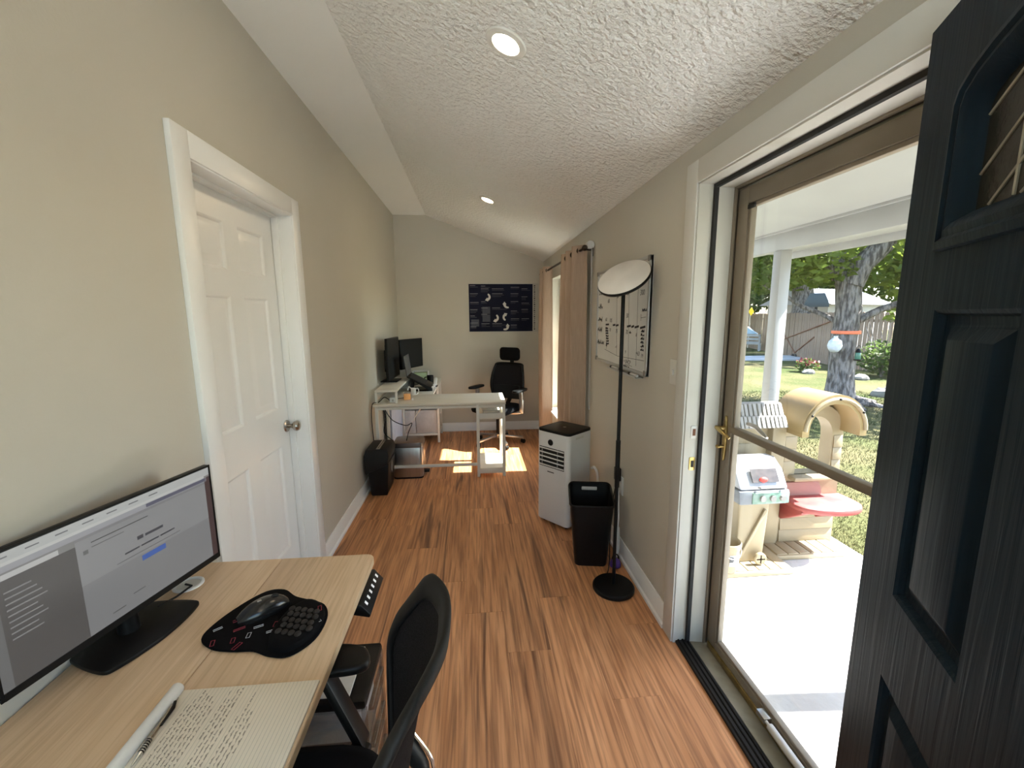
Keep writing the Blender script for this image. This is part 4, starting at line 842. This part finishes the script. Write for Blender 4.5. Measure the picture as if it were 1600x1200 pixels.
# riser with cables
rs_ = thing('monitor_riser', 'small white monitor riser on the far left of the L-shaped desk', 'riser', (0,0,WT))
MB().box(.045,.245,3.94,4.80,.105,.125).build('riser_top', X['whitedesk'], rs_, bevel=.003)
for x in (.055,.235):
    for y in (3.955,4.78): MB().box(x-.01,x+.01,y-.01,y+.01,0,.105).build('riser_leg', X['whitemetal'], rs_, bevel=.002)
MB().box(.055,.245,4.77,4.79,.0,.105).build('riser_back', X['whitemetal'], rs_)
ad = thing('white_adapter', 'white power adapter under the small riser', 'adapter', (.19,4.02,WT))
MB().box(-.025,.025,-.03,.03,0,.045).build('adapter_body', X['white'], ad, bevel=.006)
MB().box(.0,.012,-.036,-.03,.012,.03).build('plug_prongs', X['steel'], ad)
def cable(pts, r, mtl, lab, n_=6, name='cable'):
    return tag(MB().tube(smooth_path(pts, n_), r, 6).build(name, mtl), lab, 'cable')
cable([(.165,4.0,WT+.02),(.12,3.99,WT+.05),(.07,3.965,WT+.01),(.03,3.90,WT+.006),(.022,3.872,.60),(.03,3.87,.40),(.022,3.88,.30),(.025,3.895,.02)], .004, X['black'], 'black cable hanging down the left end of the L-shaped desk')
cable([(.10,3.97,WT-.04),(.13,3.96,.58),(.11,3.95,.45),(.18,3.96,.36),(.14,3.98,.25),(.16,3.98,.10)], .004, X['black'], 'tangled black cable below the riser end of the desk')
cable([(.11,3.98,WT-.04),(.18,3.99,.56),(.30,4.00,.50),(.36,4.0,.52),(.32,4.0,.42),(.28,4.0,.25),(.27,4.02,.16)], .004, X['black'], 'looping black cable under the L-shaped desk above the steel bin')
cable([(.20,4.06,WT+.012),(.235,4.075,WT+.02),(.30,4.17,WT+.012)], .003, X['black'], 'short black cable between adapter and candle')
cd_ = thing('candle_jar', 'amber glass candle jar on the L-shaped desk', 'candle', (.31, 4.11, WT))
MB().lathe([(.034,0),(.036,.003),(.036,.075),(.034,.077),(.032,.074),(.032,.004),(.001,.004)], n=24).build('jar', X['clearplastic'], cd_)
MB().lathe([(.0315,.0045),(.0315,.055),(.001,.054)], n=24).build('wax', mat('amber_wax', (.75,.33,.08), .4, emit=(1,.45,.1), estr=.12), cd_)
tp = tag(MB().box(.355,.372,4.06,4.075,WT,WT+.022).build('white_clip', X['white'], bevel=.003), 'tiny white clip beside the candle jar', 'clip')
hub = thing('white_hub', 'white cube charger with cords behind the candle', 'charger', (.33,4.38,WT))
MB().box(-.022,.025,-.025,.025,0,.07).build('charger_body', X['white'], hub, bevel=.008)
MB().tube(smooth_path([(.02,-.02,.06),(.05,-.03,.07),(.06,-.04,.04),(.04,-.04,.012),(0,-.045,.006)],5),.005,6).build('cord', X['white'], hub)
MB().tube(smooth_path([(-.015,-.02,.068),(-.04,-.03,.085),(-.05,-.03,.05)],5),.006,6).build('cord', X['white'], hub)
# monitors seen from the side
def flat_monitor(name, lab, loc, rz, w_, z0, z1, standh, thick_=.04):
    t_ = thing(name, lab, 'monitor', loc, rz, 'monitors on the L-shaped desk')
    MB().box(-w_/2,w_/2,-.012,.012,z0,z1).build('panel_body', X['black'], t_, bevel=.004)
    MB().box(-w_/2+.008,w_/2-.008,-.0135,-.0118,z0+.012,z1-.008).build('display', mat('dark_display', (.012,.013,.014), .55, nscale=3, spec=.2), t_)
    MB().box(-w_/2+.06,w_/2-.06,.012,.03,z0+.05,z1-.06).build('back_housing', X['black'], t_, bevel=.006)
    MB().box(-w_/2+.12,w_/2-.12,.03,.055,z0+.08,z1-.12).build('back_housing', X['black'], t_, bevel=.006)
    MB().box(-.03,.03,.03,.06,.01,z0+.12).build('stand_neck', X['black'], t_, bevel=.004)
    MB().box(-.11,.11,-.06,.11,0,.012).build('stand_base', X['black'], t_, bevel=.005)
flat_monitor('flat_monitor', 'black monitor seen almost edge-on on the riser by the left wall', (.115,4.52,WT+.1255), R(87), .50, .03, .45, .1)
flat_monitor('flat_monitor', 'black monitor angled toward the room in the far left corner', (.235,5.02,WT+.0005), R(64), .44, .20, .535, .1)
# laptop on stand
ls = thing('laptop_stand', 'black angled laptop stand on the return of the L-shaped desk', 'laptop stand', (.385,4.66,WT+.0005), R(90))
MB().prism([(-.10,.0),(.16,.0),(.16,.012),(-.09,.012)], 'y', -.10, .10).build('stand_base', X['black'], ls, bevel=.003)
for y in (-.09,.09): MB().prism([(-.12,.0),(-.10,.0),(.08,.115),(.10,.0),(.12,.0),(.10,.145),(-.12,.03)], 'x', y-.006, y+.006).build('stand_arm', X['black'], ls)
MB().bar((0,-.115,.028),(0,.13,.155),.24,.008).build('stand_plate', X['black'], ls, bevel=.002)
for x in (-.07,.07): MB().box(x-.014,x+.014,-.135,-.112,.02,.05).build('stand_lip', X['white'], ls, bevel=.004)
ls.rotation_euler = (0,0,R(90)-R(0)+R(0))
lp = thing('laptop', 'open dark laptop tilted on the laptop stand', 'laptop', (.385,4.66,WT+.001), R(90))
MB().bar((0,-.112,.040),(0,.13,.166),.33,.014).build('laptop_base', X['black'], lp, bevel=.003)
MB().bar((0,.13,.172),(0,.155,.38),.33,.008,(0,1,0)).build('laptop_lid', mat('laptop_grey', (.10,.10,.105), .4, .3), lp, bevel=.003)
MB().bar((0,-.05,.080),(0,.11,.163),.28,.004).build('keyboard', X['rubber'], lp)
cu1 = thing('black_mug', 'black mug on the far end of the L-shaped desk', 'mug', (.43,5.12,WT))
MB().lathe([(.035,0),(.038,.003),(.04,.095),(.037,.095),(.034,.008),(.001,.007)], n=24).build('mug_body', X['black'], cu1)
MB().tube(smooth_path([(-.038,0,.075),(-.062,0,.07),(-.064,0,.035),(-.039,0,.022)],5),.006,8).build('mug_handle', X['black'], cu1)
bw = thing('paper_tray', 'white desk tray with green paper in the far corner', 'tray', (.30,5.35,WT))
MB().box(-.10,.09,-.08,.08,0,.004).box(-.10,-.095,-.08,.08,0,.12).box(.085,.09,-.08,.08,0,.12).box(-.10,.09,.075,.08,0,.12).build('tray_body', X['white'], bw)
MB().box(-.085,.075,-.07,.06,.004,.10).build('paper_stack', mat('pale_green_paper', (.52,.66,.42), .7), bw, bevel=.002)
ph_ = thing('phone_holder', 'white angled phone holder near the room side of the desk return', 'phone holder', (.505,4.92,WT), R(90))
MB().prism([(-.09,.0),(.09,.0),(.09,.085)], 'y', -.018, .018).build('holder_wedge', X['white'], ph_, bevel=.002)
MB().box(-.08,-.0,-.03,.03,0.001,.012).build('phone', X['black'], ph_, bevel=.002)
# ---- paper shredder
sh_ = thing('paper_shredder', 'black paper shredder on the floor against the left wall', 'shredder', (.135,3.68,0), R(0))
MB().loft([[(-.07,-.12,.0),(.055,-.12,0),(.055,.15,0),(-.07,.15,0)], [(-.075,-.13,.02),(.062,-.13,.02),(.062,.155,.02),(-.075,.155,.02)], [(-.095,-.14,.29),(.085,-.14,.29),(.085,.165,.29),(-.095,.165,.29)]]).build('waste_bin', X['black'], sh_, bevel=.006)
MB().loft([[(-.11,-.15,.20),(.075,-.15,.28),(.075,.17,.28),(-.11,.17,.20)], [(-.115,-.155,.36),(.092,-.155,.36),(.092,.175,.36),(-.115,.175,.36)], [(-.10,-.14,.415),(.078,-.14,.415),(.078,.16,.415),(-.10,.16,.415)]]).build('shredder_head', X['black_soft'], sh_, bevel=.008)
MB().bar((.0,-.13,.417),(.0,.15,.417),.03,.006).build('feed_slot_plate', X['steel'], sh_, bevel=.001)
MB().bar((.0,-.11,.4205),(.0,.13,.4205),.005,.001).build('feed_slot', X['rubber'], sh_)
MB().prism([(u*.02+.01, .22+v*.055) for u, v in arc(0,0,1,0,360,20)[:-1]], 'x', .078, .084).build('side_badge', X['greyplas'], sh_, bevel=.002)
# ---- stainless step bin
sb = thing('steel_step_bin', 'brushed stainless steel step bin under the white desk rail', 'trash can', (.318,4.06,0))
pp = rrect(-.137,.135,-.13,.13,.035,5)
MB().prism(pp, 'z', .012, .30).build('bin_body', X['steel'], sb, bevel=.003)
MB().prism(rrect(-.139,.137,-.132,.132,.036,5), 'z', 0, .014).build('bin_foot', X['black'], sb)
MB().loft([[(x,y,.302) for x,y in pp], [(x*1.01,y*1.01,.31) for x,y in pp], [(x*.98,y*.98,.345) for x,y in pp], [(x*.8,y*.8,.352) for x,y in pp]]).build('bin_lid', mat('dark_steel_lid', (.25,.24,.235), .3, .9), sb)
MB().bar((.13,0,.03),(.185,0,.03),.06,.02).build('pedal', X['black'], sb, bevel=.005)
MB().box(.134,.139,-.06,.06,.02,.30).build('side_strip', X['chrome'], sb)
# ---- far ergonomic chair
fc = thing('ergonomic_office_chair', 'black ergonomic office chair with headrest by the end wall', 'office chair', (1.235,4.98,0), math.atan2(-.82,-.57)+math.pi/2)
# local: faces -y ... back towards +y
MB().loft([[(x*k,-.03+y*k,z) for x, y in rrect(-.25,.25,-.25,.23,.10,5)] for k, z in ((.86,.40),(.97,.415),(1,.44),(.97,.468),(.85,.478))]).build('seat', X['black_fabric'], fc, smooth=60)
def fb(s, v): 
    hw = .19+.035*math.sin(math.pi*min(1,v*1.15)); z = .53+.40*v
    return (s*hw, .25+.05*v-.05*s*s*.9-.03*math.sin(math.pi*v), z)
lp_ = smooth_path([fb(-1,.06),fb(-1,.35),fb(-1,.65),fb(-1,.92),fb(-.9,1),fb(-.4,1.01),fb(.4,1.01),fb(.9,1),fb(1,.92),fb(1,.65),fb(1,.35),fb(1,.06),fb(.8,0),fb(0,-.02),fb(-.8,0)], 4, True)
MB().tube(lp_, .016, 10, True).build('back_frame', X['black'], fc)
MB().grid(lambda u, v: fb(2*u-1, v), 12, 12).build('back_mesh', X['mesh'], fc, thick=.003, smooth=60)
MB().grid(lambda u, v: ((2*u-1)*.19, .20+.05*(1-(2*u-1)**2), .52+.16*v), 8, 4).build('lumbar_pad', X['black_soft'], fc, thick=.02, smooth=60)
MB().bar((0,.31,.52),(0,.33,1.0),.05,.02,(0,1,0)).bar((0,.32,.55),(0,.14,.39),.06,.025,(1,0,0)).build('back_spine', X['black'], fc, bevel=.006)
hp = rrect(-.14,.14,.975,1.135,.045,5)
MB().loft([[(x*k,.25+dy-.10*(x*k)**2*-6,1.055+(z-1.055)*k) for x, z in hp] for k, dy in ((.92,.030),(1,.018),(1,.006),(.92,-.006))]).build('headrest', X['black_fabric'], fc, smooth=60)
for s in (-1,1):
    pad = [(p.x,p.y) for p in smooth_path([(s*.26,-.13,0),(s*.335,-.14,0),(s*.35,-.02,0),(s*.33,.11,0),(s*.27,.11,0),(s*.255,0,0)], 5, True)]
    ar = MB().prism(pad, 'z', .655, .682).build('armrest', X['black'], fc, bevel=.008)
    MB().bar((s*.30,0,.655),(s*.305,.01,.52),.03,.045,(1,0,0)).build('armrest_post', X['steel'], ar, bevel=.005)
    MB().bar((s*.305,.01,.56),(s*.31,.01,.40),.045,.055,(1,0,0)).build('post_sleeve', X['steel'], ar, bevel=.008)
    MB().bar((s*.31,.01,.41),(s*.12,.0,.385),.05,.03).build('armrest_bracket', X['steel'], ar, bevel=.006)
MB().box(-.12,.12,-.10,.12,.36,.40).build('seat_mechanism', X['black'], fc, bevel=.01)
MB().cyl((0,0,.10),(0,0,.365),.03).build('gas_column', X['black'], fc)
five_star(fc, 0, 0, .29, 30, X['steel'])
# ---- poster
po = thing('wall_poster', 'dark navy infographic poster with white curved arrows on the end wall', 'poster', (0,L-.003,0))
PX0, PX1, PZ0, PZ1 = .905, 1.80, 1.315, 1.915
MB().box(PX0-.006, PX1, -.002, .002, PZ0-.006, PZ1+.006).build('poster_sheet', mat('poster_white', (.48,.46,.42), .5), po)
MB().box(PX0, 1.725, -.0028, -.0019, PZ0, PZ1).build('poster_field', mat('poster_navy', (.004,.005,.018), .6, c2=(.007,.010,.034), nscale=3, spec=.15), po)
pg, pl2 = mat('poster_print_dim', (.045,.05,.075), .5), mat('poster_print', (.22,.23,.26), .5)
rg = random.Random(21)
for (c0, c1, tops) in ((.92,1.05,(1.90,1.80,1.69,1.60,1.52,1.43,1.38)), (1.06,1.18,(1.895,1.86,1.70,1.62,1.54,1.42)), (1.20,1.42,(1.86,1.80,1.62,1.42)), (1.44,1.56,(1.88,1.80,1.70,1.58,1.48,1.40)), (1.58,1.70,(1.86,1.76,1.68,1.60,1.48))):
    for q, z in enumerate(tops):
        for k in range(3 if q % 2 else 2):
            ln_ = rg.uniform(.45,.95)*(c1-c0)
            MB().box(c0, c0+ln_, -.0032, -.0027, z-.018*k-.008, z-.018*k-.002).build('text_line', pl2 if k == 0 else pg, po)
for x, z in ((1.075,1.60),(1.075,1.50),(.93,1.44)): MB().box(x, x+.10, -.0031, -.0027, z-.06, z+.03).build('diagram_block', pg, po)
aw = mat('arrow_white', (.72,.70,.66), .5)
def arrow(cx_, cz_, r_, a0, a1):
    pts = arc(cx_, cz_, r_, a0, a1, 8); m_ = MB(); wv = [.010+.006*i/8 for i in range(9)]
    li = [(cx_+(r_-wv[i])*math.cos(R(a0+(a1-a0)*i/8)), cz_+(r_-wv[i])*math.sin(R(a0+(a1-a0)*i/8))) for i in range(9)]
    lo_ = [(cx_+(r_+wv[i])*math.cos(R(a0+(a1-a0)*i/8)), cz_+(r_+wv[i])*math.sin(R(a0+(a1-a0)*i/8))) for i in range(9)]
    for i in range(8): m_.prism([li[i],li[i+1],lo_[i+1],lo_[i]], 'y', -.0036, -.003)
    a = R(a1); s_ = 1 if a1 > a0 else -1; tx, tz = -math.sin(a)*s_, math.cos(a)*s_; ex, ez = cx_+r_*math.cos(a), cz_+r_*math.sin(a)
    m_.prism([(ex+math.cos(a)*.026, ez+math.sin(a)*.026), (ex+tx*.034, ez+tz*.034), (ex-math.cos(a)*.026, ez-math.sin(a)*.026)], 'y', -.0036, -.003)
    m_.build('curved_arrow', aw, po)
arrow(1.135,1.755,.035,70,-75); arrow(1.40,1.66,.040,290,180); arrow(1.235,1.49,.038,60,-75); arrow(1.385,1.495,.038,250,120); arrow(1.365,1.375,.036,240,370)
for k in range(22): MB().box(1.742+.002*(k%3), 1.758-.002*((k*5)%3), -.0028, -.0019, PZ0+.02+k*.0262, PZ0+.036+k*.0262).build('side_title_letter', X['ink'], po)
# ---- curtains
ro = thing('curtain_rod', 'dark metal curtain rod above the window', 'curtain rod', (0,0,0))
RX, RZ_ = 1.782, 2.005
MB().cyl((RX,3.22,RZ_),(RX,5.26,RZ_),.010).build('rod', X['rodmetal'], ro)
for y in (3.21, 5.27): MB().lathe([(.012,-.02),(.02,-.012),(.022,0),(.02,.012),(.01,.02)], (RX,y,RZ_), 14, 'y').build('finial', X['rodmetal'], ro)
for y in (3.28, 5.20):
    MB().box(RX-.006,W,y-.006,y+.006,RZ_-.008,RZ_+.002).box(W-.006,W,y-.012,y+.012,RZ_-.05,RZ_+.03).build('bracket', X['rodmetal'], ro, bevel=.002)
def curtain(y0, y1, folds, lab, seed):
    t_ = thing('window_curtain', lab, 'curtain', (0,0,0), group='beige curtain panels')
    rr = random.Random(seed); ph0 = rr.random()*6
    def fn(u, v):
        z = .035+v*(2.045-.035); tight = 1-.12*(1-v)*math.sin(u*9+ph0)*.5
        y = y0+(y1-y0)*u+.012*math.sin(v*5+u*7); amp = (.046+.008*(1-v))*tight
        return (RX+amp*math.cos(2*math.pi*folds*u+ph0*.0)+.008*math.sin(v*4+u*11), y, z)
    MB().grid(fn, folds*16, 26).build('fabric', X['curtain'], t_, smooth=80, thick=.002)
    for k in range(2*folds):
        u = (k+.5)/(2*folds); y = y0+(y1-y0)*u
        g_ = MB().lathe([(.020,-.003),(.026,-.003),(.026,.003),(.020,.003)], (0,0,0), 18, 'y').build('grommet', X['rodmetal'], t_); g_.location = (RX, y, RZ_)
curtain(3.30, 3.98, 3, 'beige linen curtain panel nearest the portable air conditioner', 1)
curtain(4.74, 5.16, 2, 'beige linen curtain panel farthest along by the poster', 2)
# blind headrail piece and cord beside the near curtain
hd_ = thing('blind_bracket', 'white blind headrail end with hanging cord beside the near curtain', 'blind', (0,0,0))
MB().lathe([(.026,-.03),(.03,-.02),(.03,.02),(.026,.03)], (1.835,3.265,2.035), 16, 'y').build('roller_end', X['white'], hd_)
MB().tube([(1.845,3.235,2.02),(1.85,3.23,1.4),(1.85,3.23,.80),(1.852,3.245,.78),(1.85,3.26,.80),(1.85,3.26,1.4),(1.845,3.255,2.02)], .003, 6).build('pull_cord', X['fabricgrey'], hd_)
# ---- portable air conditioner
ac = thing('portable_air_conditioner', 'white portable air conditioner with black top by the window', 'air conditioner', (1.60,2.975,0), R(-50))
AW, AD, AH = .29, .275, .715       # local front faces -y
pp = rrect(-AW/2,AW/2,-AD/2,AD/2,.03,5)
acm = MB().loft([[(x*k,y*k,z) for x, y in pp] for k, z in ((.96,.025),(1,.032),(1,AH-.02))]).build('body', X['white'], ac, smooth=40)
MB().prism(rrect(-AW/2+.001,AW/2-.001,-AD/2+.001,AD/2-.001,.03,5), 'z', AH-.02, AH).build('top_panel', X['black'], ac, bevel=.004)
MB().lathe([(.001,AH+.0012),(.012,AH+.001),(.012,AH-.001)], (0,0,0), 16).build('top_button', X['steel'], ac)
gv = MB().box(-.118,.105,-AD/2-.002,-AD/2+.004,.44,.585).build('outlet_recess', X['rubber'], ac)
for k in range(5): MB().box(-.118,.105,-AD/2-.010,-AD/2-.001,.448+k*.031,.456+k*.031).build('louver', X['white'], gv, bevel=.002)
for x in (-.095,.045): MB().box(x,x+.007,-AD/2-.006,-AD/2-.001,.44,.585).build('vane', X['greyplas'], gv)
MB().lathe([(.021,-.004),(.023,0),(.023,.004)], (-.018,-AD/2,.625), 22, 'y').build('display_dial', X['black'], ac)
MB().box(-.045,.015,-AD/2-.0012,-AD/2,.403,.409).build('brand_mark', X['ink'], ac)
MB().box(AW/2-.002,AW/2+.0015,-.06,.03,.66,.675).build('side_grip', X['trim_grey'], ac, bevel=.001)
for x in (-.10,.10):
    for y in (-.09,.09): MB().cyl((x,y-.012,.0145),(x,y+.012,.0145),.0145,n=12).build('caster', X['black'], ac)
cable([(1.80,2.95,.405),(1.812,2.93,.42),(1.828,2.90,.38),(1.83,2.88,.25),(1.825,2.86,.12),(1.80,2.85,.03)], .010, X['white'], 'white power cord looping behind the air conditioner', name='power_cord')
# ---- black waste basket
wb_ = thing('waste_basket', 'tall black plastic waste basket in front of the air conditioner', 'waste basket', (1.655,2.445,0), R(-10))
bpz = [rrect(-a,a,-b,b,.03,5) for a, b in ((.095,.085),(.098,.088),(.128,.118))]
zz = (0,.01,.40)
m_ = MB().loft([[(x,y,z) for x,y in p] for p, z in zip(bpz, zz)], caps=False)
m_.add([(x,y,0) for x,y in bpz[0]], [tuple(range(len(bpz[0])))])
rim = rrect(-.128,.128,-.118,.118,.03,5)
def rimz(x, y): return .40+.055*max(0,min(1,(y+.0)/.118))
m_.loft([[(x,y,.40) for x,y in rim], [(x*1.02,y*1.02,rimz(x,y)) for x,y in rim]], caps=False)
m_.build('basket_body', X['black'], wb_, thick=.004, smooth=40)
MB().tube([(x*1.02,y*1.02,rimz(x,y)) for x,y in rim], .006, 8, True).build('rim', X['black'], wb_)
MB().box(-.05,.05,.112,.125,.405,.43).build('handle_slot', X['fabricgrey'], wb_, bevel=.006)
# ---- floor lamp
la = thing('floor_lamp', 'slim black floor lamp with a large tilted white disc head', 'floor lamp', (1.707,2.135,0))
MB().lathe([(.112,0),(.115,.004),(.115,.018),(.108,.026),(.02,.030),(.001,.030)], n=40).build('base', X['black'], la)
MB().cyl((0,0,.028),(0,0,1.66),.0095).build('pole', X['black'], la)
MB().cyl((0,0,.60),(0,0,.86),.0125).build('pole_joint', X['black'], la)
dn = Vector((-.46,-.42,.69)).normalized(); q = Vector((0,0,1)).rotation_difference(dn)
dc = Vector((.0,-.0,1.70))
disc = MB().lathe([(.001,-.020),(.118,-.018),(.134,-.010),(.137,.0),(.134,.004),(.001,.006)], n=48).build('lamp_housing', X['black'], la, smooth=50)
disc.rotation_mode = 'QUATERNION'; disc.rotation_quaternion = q; disc.location = dc
df = MB().lathe([(.001,.0105),(.128,.0095),(.133,.006),(.128,.002)], n=48).build('diffuser', mat('lamp_diffuser', (.72,.69,.66), .5), disc, smooth=50)
MB().cyl((0,0,1.65),tuple(dc-dn*.015),.010).build('tilt_joint', X['black'], la)
# cable hung on the pole
rm = thing('lamp_switch_box', 'small black plug-in switch box behind the floor lamp pole', 'switch box', (1.838,2.495,.49))
MB().box(-.018,.014,-.025,.025,0,.085).build('switch_body', X['black'], rm, bevel=.006)
MB().cyl((-.002,0,.085),(-.002,0,.093),.006).build('prong_cap', X['steel'], rm)
tag(MB().box(1.858,1.8649,2.46,2.53,.40,.515).build('wall_outlet', X['white'], bevel=.002), 'white wall outlet behind the floor lamp', 'outlet')
cable([(1.835,2.47,.49),(1.83,2.45,.42),(1.825,2.42,.28),(1.815,2.40,.22),(1.80,2.385,.10),(1.805,2.38,.04),(1.82,2.385,.10),(1.825,2.41,.22),(1.81,2.39,.14),(1.805,2.375,.06)], .005, X['white'], 'bundled white cord hanging between waste basket and floor lamp')
cable([(1.833,2.50,.49),(1.815,2.50,.35),(1.80,2.49,.1),(1.77,2.40,.012),(1.73,2.30,.008),(1.71,2.26,.012)], .003, X['black'], 'thin black lamp cord running down behind the lamp pole')
pu = thing('purple_toy', 'small purple toy on the floor by the baseboard', 'toy', (1.785,2.335,0))
MB().lathe2([(.5,0),(.95,.15),(1,.4),(.8,.75),(.4,.95),(.05,1)], (0,0,0), (.034,.034,.06), 16).build('toy_body', mat('purple_plastic', (.10,.045,.30), .5), pu)
MB().tube([(.02*math.cos(R(a)),0,.055+.03*math.sin(R(a))) for a in range(0,181,20)], .004, 6).build('toy_loop', X['black'], pu)
# ---- whiteboard
wb = thing('whiteboard', 'aluminium-framed whiteboard covered in handwritten columns on the right wall', 'whiteboard', (W-.002,0,0))
by0, by1, bz0, bz1 = 2.145, 3.075, 1.195, 1.815
MB().box(-.012, 0, by0, by1, bz0, bz1).build('board', X['wb'], wb)
for a in ((by0,by1,bz0,bz0+.018),(by0,by1,bz1-.018,bz1),(by0,by0+.018,bz0+.018,bz1-.018),(by1-.018,by1,bz0+.018,bz1-.018)): MB().box(-.020, 0, *a).build('frame_rail', X['alu'], wb, bevel=.002)
for y in (by0,by1-.03):
    for z in (bz0,bz1-.03): MB().box(-.022,0,y,y+.03,z,z+.03).build('frame_corner', X['greyplas'], wb, bevel=.003)
def wt(body, y, z, s_, sh_=.15): text(body, s_, X['ink'], wb, basis((-.0125,y,z), (0,-1,0), (0,0,1)), 'handwriting', ext=.0002, shear=sh_)
def wl(y0, z0, y1, z1, r_=.0011): MB().bar((-.0125,y0,z0),(-.0125,y1,z1),r_*2,.0006,(1,0,0)).build('marker_line', X['ink'], wb)
def wscr(y, z, w_, s_, seed):
    rr = random.Random(seed); n_ = max(4,int(w_/(s_*.35))); pts = [(-.0127, y-i*w_/n_, z+s_*(rr.choice((.4,.7,1,1.2)) if i%2 else rr.choice((0,0,.1,-.2)))) for i in range(n_+1)]
    MB().tube(pts, .0015, 4).build('handwriting', X['ink'], wb, smooth=0)
wt('Due', 3.045, 1.655, .05); wscr(3.05,1.565,.10,.025,1); wscr(3.05,1.475,.10,.025,2); wscr(3.05,1.405,.10,.025,3); wscr(3.05,1.315,.15,.024,4)
wt('15th', 2.83, 1.665, .048); wt('60', 2.84, 1.595, .04); wt('60', 2.88, 1.475, .035); wt('105', 2.79, 1.47, .035)
wl(2.63,1.245+.02,2.66,1.70); wl(2.42,1.24,2.45,1.72); wl(2.30,1.235,2.31,1.70); wl(2.84,1.29,2.86,1.42)
wl(2.88,1.285,2.62,1.262); wl(2.62,1.262,2.19,1.275)
for i, (a, b) in enumerate(((2.87,2.80),(2.72,2.67),(2.66,2.61),(2.46,2.40),(2.39,2.35),(2.34,2.28),(2.26,2.19))): wl(a, 1.452-.001*i, b, 1.455, .006)
for k in range(7): wscr(2.87-.004*k, 1.425-k*.017, .055, .010, 10+k)
for k in range(6): wscr(2.245, 1.425-k*.02, .045, .012, 30+k)
wt('30', 2.66, 1.66, .045); wt('50', 2.66, 1.62, .036); wt('20', 2.48, 1.63, .038); wt('12.5k', 2.47, 1.685, .05); wl(2.45,1.675,2.37,1.68)
wt('+12k', 2.29, 1.68, .042); wt('300', 2.28, 1.62, .042); wscr(2.24,1.535,.06,.014,50); wl(2.255,1.52,2.255,1.485); wl(2.255,1.50,2.19,1.505)
wt('50', 2.48, 1.50, .036); wt('75', 2.66, 1.405, .034); wt('70', 2.48, 1.405, .036); wt('#', 2.32, 1.40, .03); wscr(2.42,1.413,.03,.013,52)
wt('19', 2.235, 1.29, .03); wt('+1', 2.66, 1.305, .032); wt('9', 2.48, 1.29, .028); wt('+63', 2.31, 1.295, .034); wt('78', 2.79, 1.41, .03); wscr(2.85,1.31,.02,.016,53)
wt('+ 0HCP', 2.50, 1.232, .035); wl(2.47,1.226,2.36,1.226,.001); wscr(2.50,1.205,.10,.014,54); wscr(2.23,1.735,.06,.016,55)
for y, lab in ((2.63,'white marker on the whiteboard tray nearest the window'), (2.30,'white marker on the whiteboard tray nearest the door')):
    mk = thing('dry_erase_marker', lab, 'marker', (W-.028, y, bz0-.008), group='whiteboard markers')
    MB().cyl((0,-.06,0),(0,.035,0),.0075).build('barrel', X['white'], mk); MB().cyl((0,.035,0),(0,.065,0),.0082).build('cap', X['black'], mk)
tr_ = MB().box(-.045,0,2.22,2.72,bz0-.020,bz0-.0165).box(-.045,-.042,2.22,2.72,bz0-.0165,bz0-.010).build('marker_tray', X['alu'], wb, bevel=.001)
